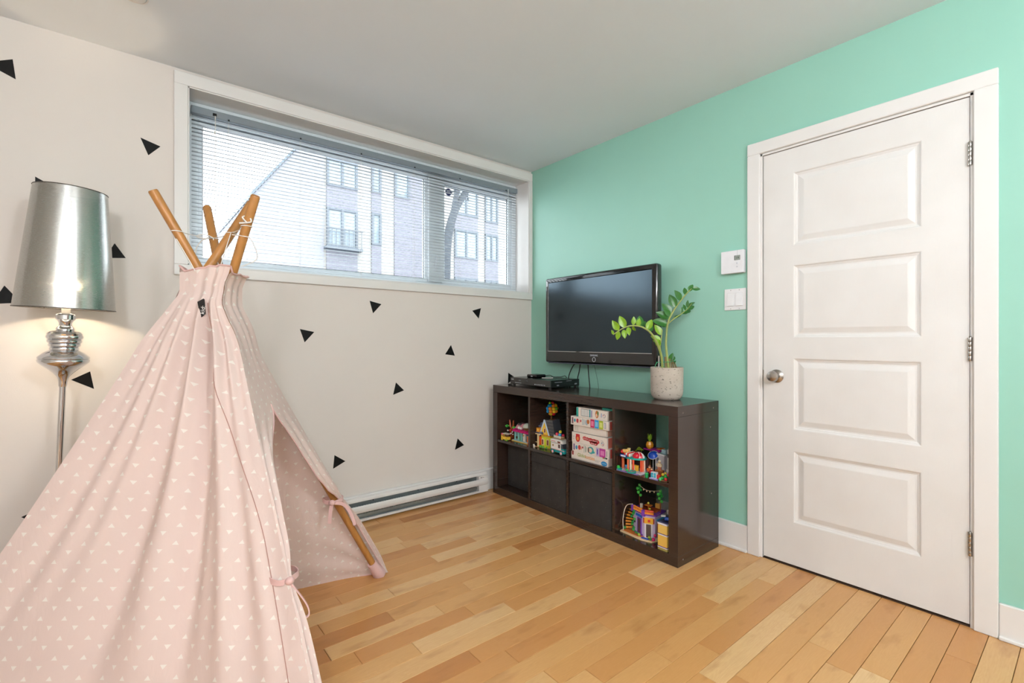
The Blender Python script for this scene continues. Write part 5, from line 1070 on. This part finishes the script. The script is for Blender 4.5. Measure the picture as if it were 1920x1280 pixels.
t = toy('toy_drawer_tower', 'yellow and white two-storey toy box tower at the right end of the lower cell', -.39, -1.490, T, 0)
tb(t, 'base_slab', (170, 150, 80), (-.028, .026, -.045, .05, 0, .012)); tb(t, 'purple_line', (96, 60, 120), (-.0285, .0265, -.0455, .05, .016, .020)); tb(t, 'purple_line', (96, 60, 120), (-.0285, .0265, -.0455, .05, .078, .082)); tb(t, 'lower_storey', (236, 190, 90), (-.028, .026, -.045, .05, .020, .075)); tb(t, 'white_band', (238, 234, 236), (-.029, .027, -.046, .05, .012, .016), (-.029, .027, -.046, .05, .074, .080)); tb(t, 'upper_storey', (240, 200, 104), (-.028, .026, -.045, .05, .083, .130)); tb(t, 'cornice', (236, 232, 240), (-.029, .027, -.047, .051, .128, .136)); tb(t, 'flat_roof', (60, 62, 96), (-.028, .026, -.045, .05, .136, .141))
t = toy('toy_plane', 'blue and white toy aircraft on the roof of the yellow tower', -.385, -1.485, T+.1412, .5)
tb(t, 'fuselage', (40, 90, 190), (-.012, .014, -.03, .025, .004, .020), bev=.004); tb(t, 'wing', (230, 226, 220), (-.030, .030, -.012, .002, .016, .022)); tb(t, 'canopy', (40, 40, 50), (-.007, .007, -.02, -.002, .020, .030), bev=.003); tb(t, 'tail', (236, 232, 226), (-.003, .003, .012, .025, .02, .045)); tcyl(t, 'skid', (90, 90, 96), (-.01, -.01, 0, .006, .003, .003), (.01, -.01, 0, .006, .003, .003), (0, .015, 0, .006, .003, .003))
t = toy('toy_crow_stand', 'dark brick-built toy cluster behind the yellow tower', -.25, -1.488, T, 0)
tb(t, 'stand', (60, 50, 60), (-.014, .014, -.01, .01, 0, .15)); tball(t, 'dark_bloom', (40, 30, 50), (-.012, -.008, .165, .014), (.012, -.004, .18, .014), (.0, -.01, .2, .012)); tball(t, 'pale_bloom', (206, 196, 190), (.0, -.018, .182, .008), (-.016, -.016, .19, .007), (.014, -.018, .16, .007)); tball(t, 'red_berry', (140, 40, 50), (-.018, -.016, .176, .006), (.016, -.018, .2, .005))

# ------------------------------------------------------------------ outside the window
SIDING = M('white_siding', (134, 133, 140), .8, var=.02, vs=4); CREAM = M('cream_render', (150, 146, 141), .85, var=.02, vs=3); OGL = M('sky_reflecting_glass', (120, 132, 140), .08, .0, spec=.8, var=.15, vs=2.5); OFR = M('grey_blue_frame', (92, 98, 106), .6); SNOW = M('dull_snow', (150, 152, 156), .8, var=.02, vs=1, bump=.3, bs=4)
YB = 8.0
hb = thing('apartment_house', 'pale apartment house with tall window columns seen through the blind', 'building', (4, YB+1, 0))
b = B(); prism(b, [(-.5, YB, 0), (2.9-2.0, YB, 0), (.9, YB, 5.97), (-.5, YB, 4.08)], (0, 5, 0)); obj('gable_wall', b, SIDING, hb)
b = B(); prism(b, [(-.53, YB-.05, 4.05), (2.6, YB-.05, 8.27), (2.6, YB-.05, 8.33), (-.56, YB-.05, 4.09)], (0, 5.05, 0)); obj('roof_edge', b, M('roof_metal', (92, 102, 110), .5), hb)
b = B(); prism(b, [(.9, YB+.02, 0), (9.5, YB+.02, 0), (9.5, YB+.02, 9), (3.1, YB+.02, 9), (.9, YB+.02, 5.97)], (0, 5, 0)); obj('main_wall', b, CREAM, hb)
def brickpan(x0, x1, z0, z1): b = B(); box(b, x0, x1, YB-.02, YB+.05, z0, z1); obj('brick_panel', b, BRICK, hb)
def hwin(x0, x1, z0, z1, nx, nz):
    b = B(); t_ = .05
    for i in range(nx+1): x = x0+(x1-x0-t_)*i/nx; box(b, x, x+t_, YB-.04, YB+.05, z0, z1)
    for i in range(nz+1): z = z0+(z1-z0-t_)*i/nz; box(b, x0, x1, YB-.035, YB+.05, z, z+t_)
    f = obj('window', b, OFR, hb)
    for i in range(nx):
        for j in range(nz):
            b = B(); box(b, x0+t_+(x1-x0-t_)*i/nx, x0+(x1-x0-t_)*(i+1)/nx, YB-.005, YB+.01, z0+t_+(z1-z0-t_)*j/nz, z0+(z1-z0-t_)*(j+1)/nz); obj('pane', b, OGL, f)
for x0, x1, nx, sp in ((.96, 1.66, 2, [(5.9, 6.7), (4.57, 5.75), (3.20, 4.09), (1.2, 2.7)]), (2.0, 2.24, 1, [(5.9, 6.7), (4.60, 5.85), (3.37, 4.13), (1.2, 2.7)]), (2.58, 2.98, 1, [(4.60, 5.9)]), (4.3, 5.05, 2, [(4.48, 5.4), (3.32, 4.09), (1.2, 2.8)]), (5.3, 5.75, 2, [(4.42, 5.4), (3.34, 4.09), (1.2, 2.8)]), (6.6, 7.4, 2, [(4.42, 5.4), (3.34, 4.09)])):
    for z0, z1 in sp: hwin(x0, x1, z0, z1, nx, 2 if z1-z0 > 1 else 1)
    zs_ = sorted(sp)
    for (a0, a1), (c0, c1) in zip(zs_, zs_[1:]): brickpan(x0, x1, a1, c0)
brickpan(2.58, 3.42, 1.0, 4.60); brickpan(2.98, 3.42, 4.60, 6.5)
b = B(); box(b, .90, 1.72, YB-.2, YB+.02, 3.14, 3.20); 
for k in range(9): box(b, .92+k*.095, .935+k*.095, YB-.2, YB-.185, 3.2, 3.6)
box(b, .9, 1.72, YB-.2, YB-.17, 3.58, 3.61); obj('balcony', b, OFR, hb)
# tree in front of the house
tr_ = thing('street_tree', 'bare curved street tree seen through the right window pane', 'tree', (2.86, 6, 1.2))
BARK = M('grey_bark', (66, 70, 76), .9, var=.12, vs=12, bump=.6, bs=40)
b = B(); tube(b, spline([(2.80, 6, 1.2), (2.82, 6, 2.6), (2.86, 6, 3.2), (2.95, 6, 3.62), (3.09, 6, 4.0), (3.30, 6, 4.33), (3.6, 6, 4.8), (4.1, 6, 5.8)], 5), [.12-.002*i for i in range(36)], 10); obj('trunk', b, BARK, tr_, 60)
b = B(); tube(b, spline([(3.0, 6, 3.72), (3.05, 5.95, 4.2), (3.2, 5.9, 4.7), (3.25, 5.8, 5.6)], 5), [.07-.003*i for i in range(16)], 8); obj('limb', b, BARK, tr_, 60)
random.seed(5)
for k in range(16):
    p = V((random.uniform(2.9, 3.9), 6+random.uniform(-.3, .3), random.uniform(4.2, 5.4))); d = V((random.uniform(-1, 1), random.uniform(-.4, .4), random.uniform(.1, 1))).normalized(); q = p+d*.6
    b = B(); tube(b, [p, (p+q)/2+V((random.uniform(-.06, .06), 0, .05)), q], [.018, .012, .005], 5); obj('twig', b, BARK, tr_)
# snowy ground and a snow bank
b = B(); rows = []
for j in range(16):
    y = .3+j*.6; row = []
    for i in range(31):
        x = -9+i*.7; hgt = .95+1.15*math.exp(-((y-6.0)/1.3)**2)*(.75+.25*math.sin(x*1.3+.5))*smooth(-1.5, 2.0, x)+.08*noise.noise(V((x, y, 0)))*min(1, j); row.append((x, y, hgt))
    rows.append(row)
grid(b, rows); struct('snow_ground', b, SNOW, 80)
bpy.context.view_layer.update()
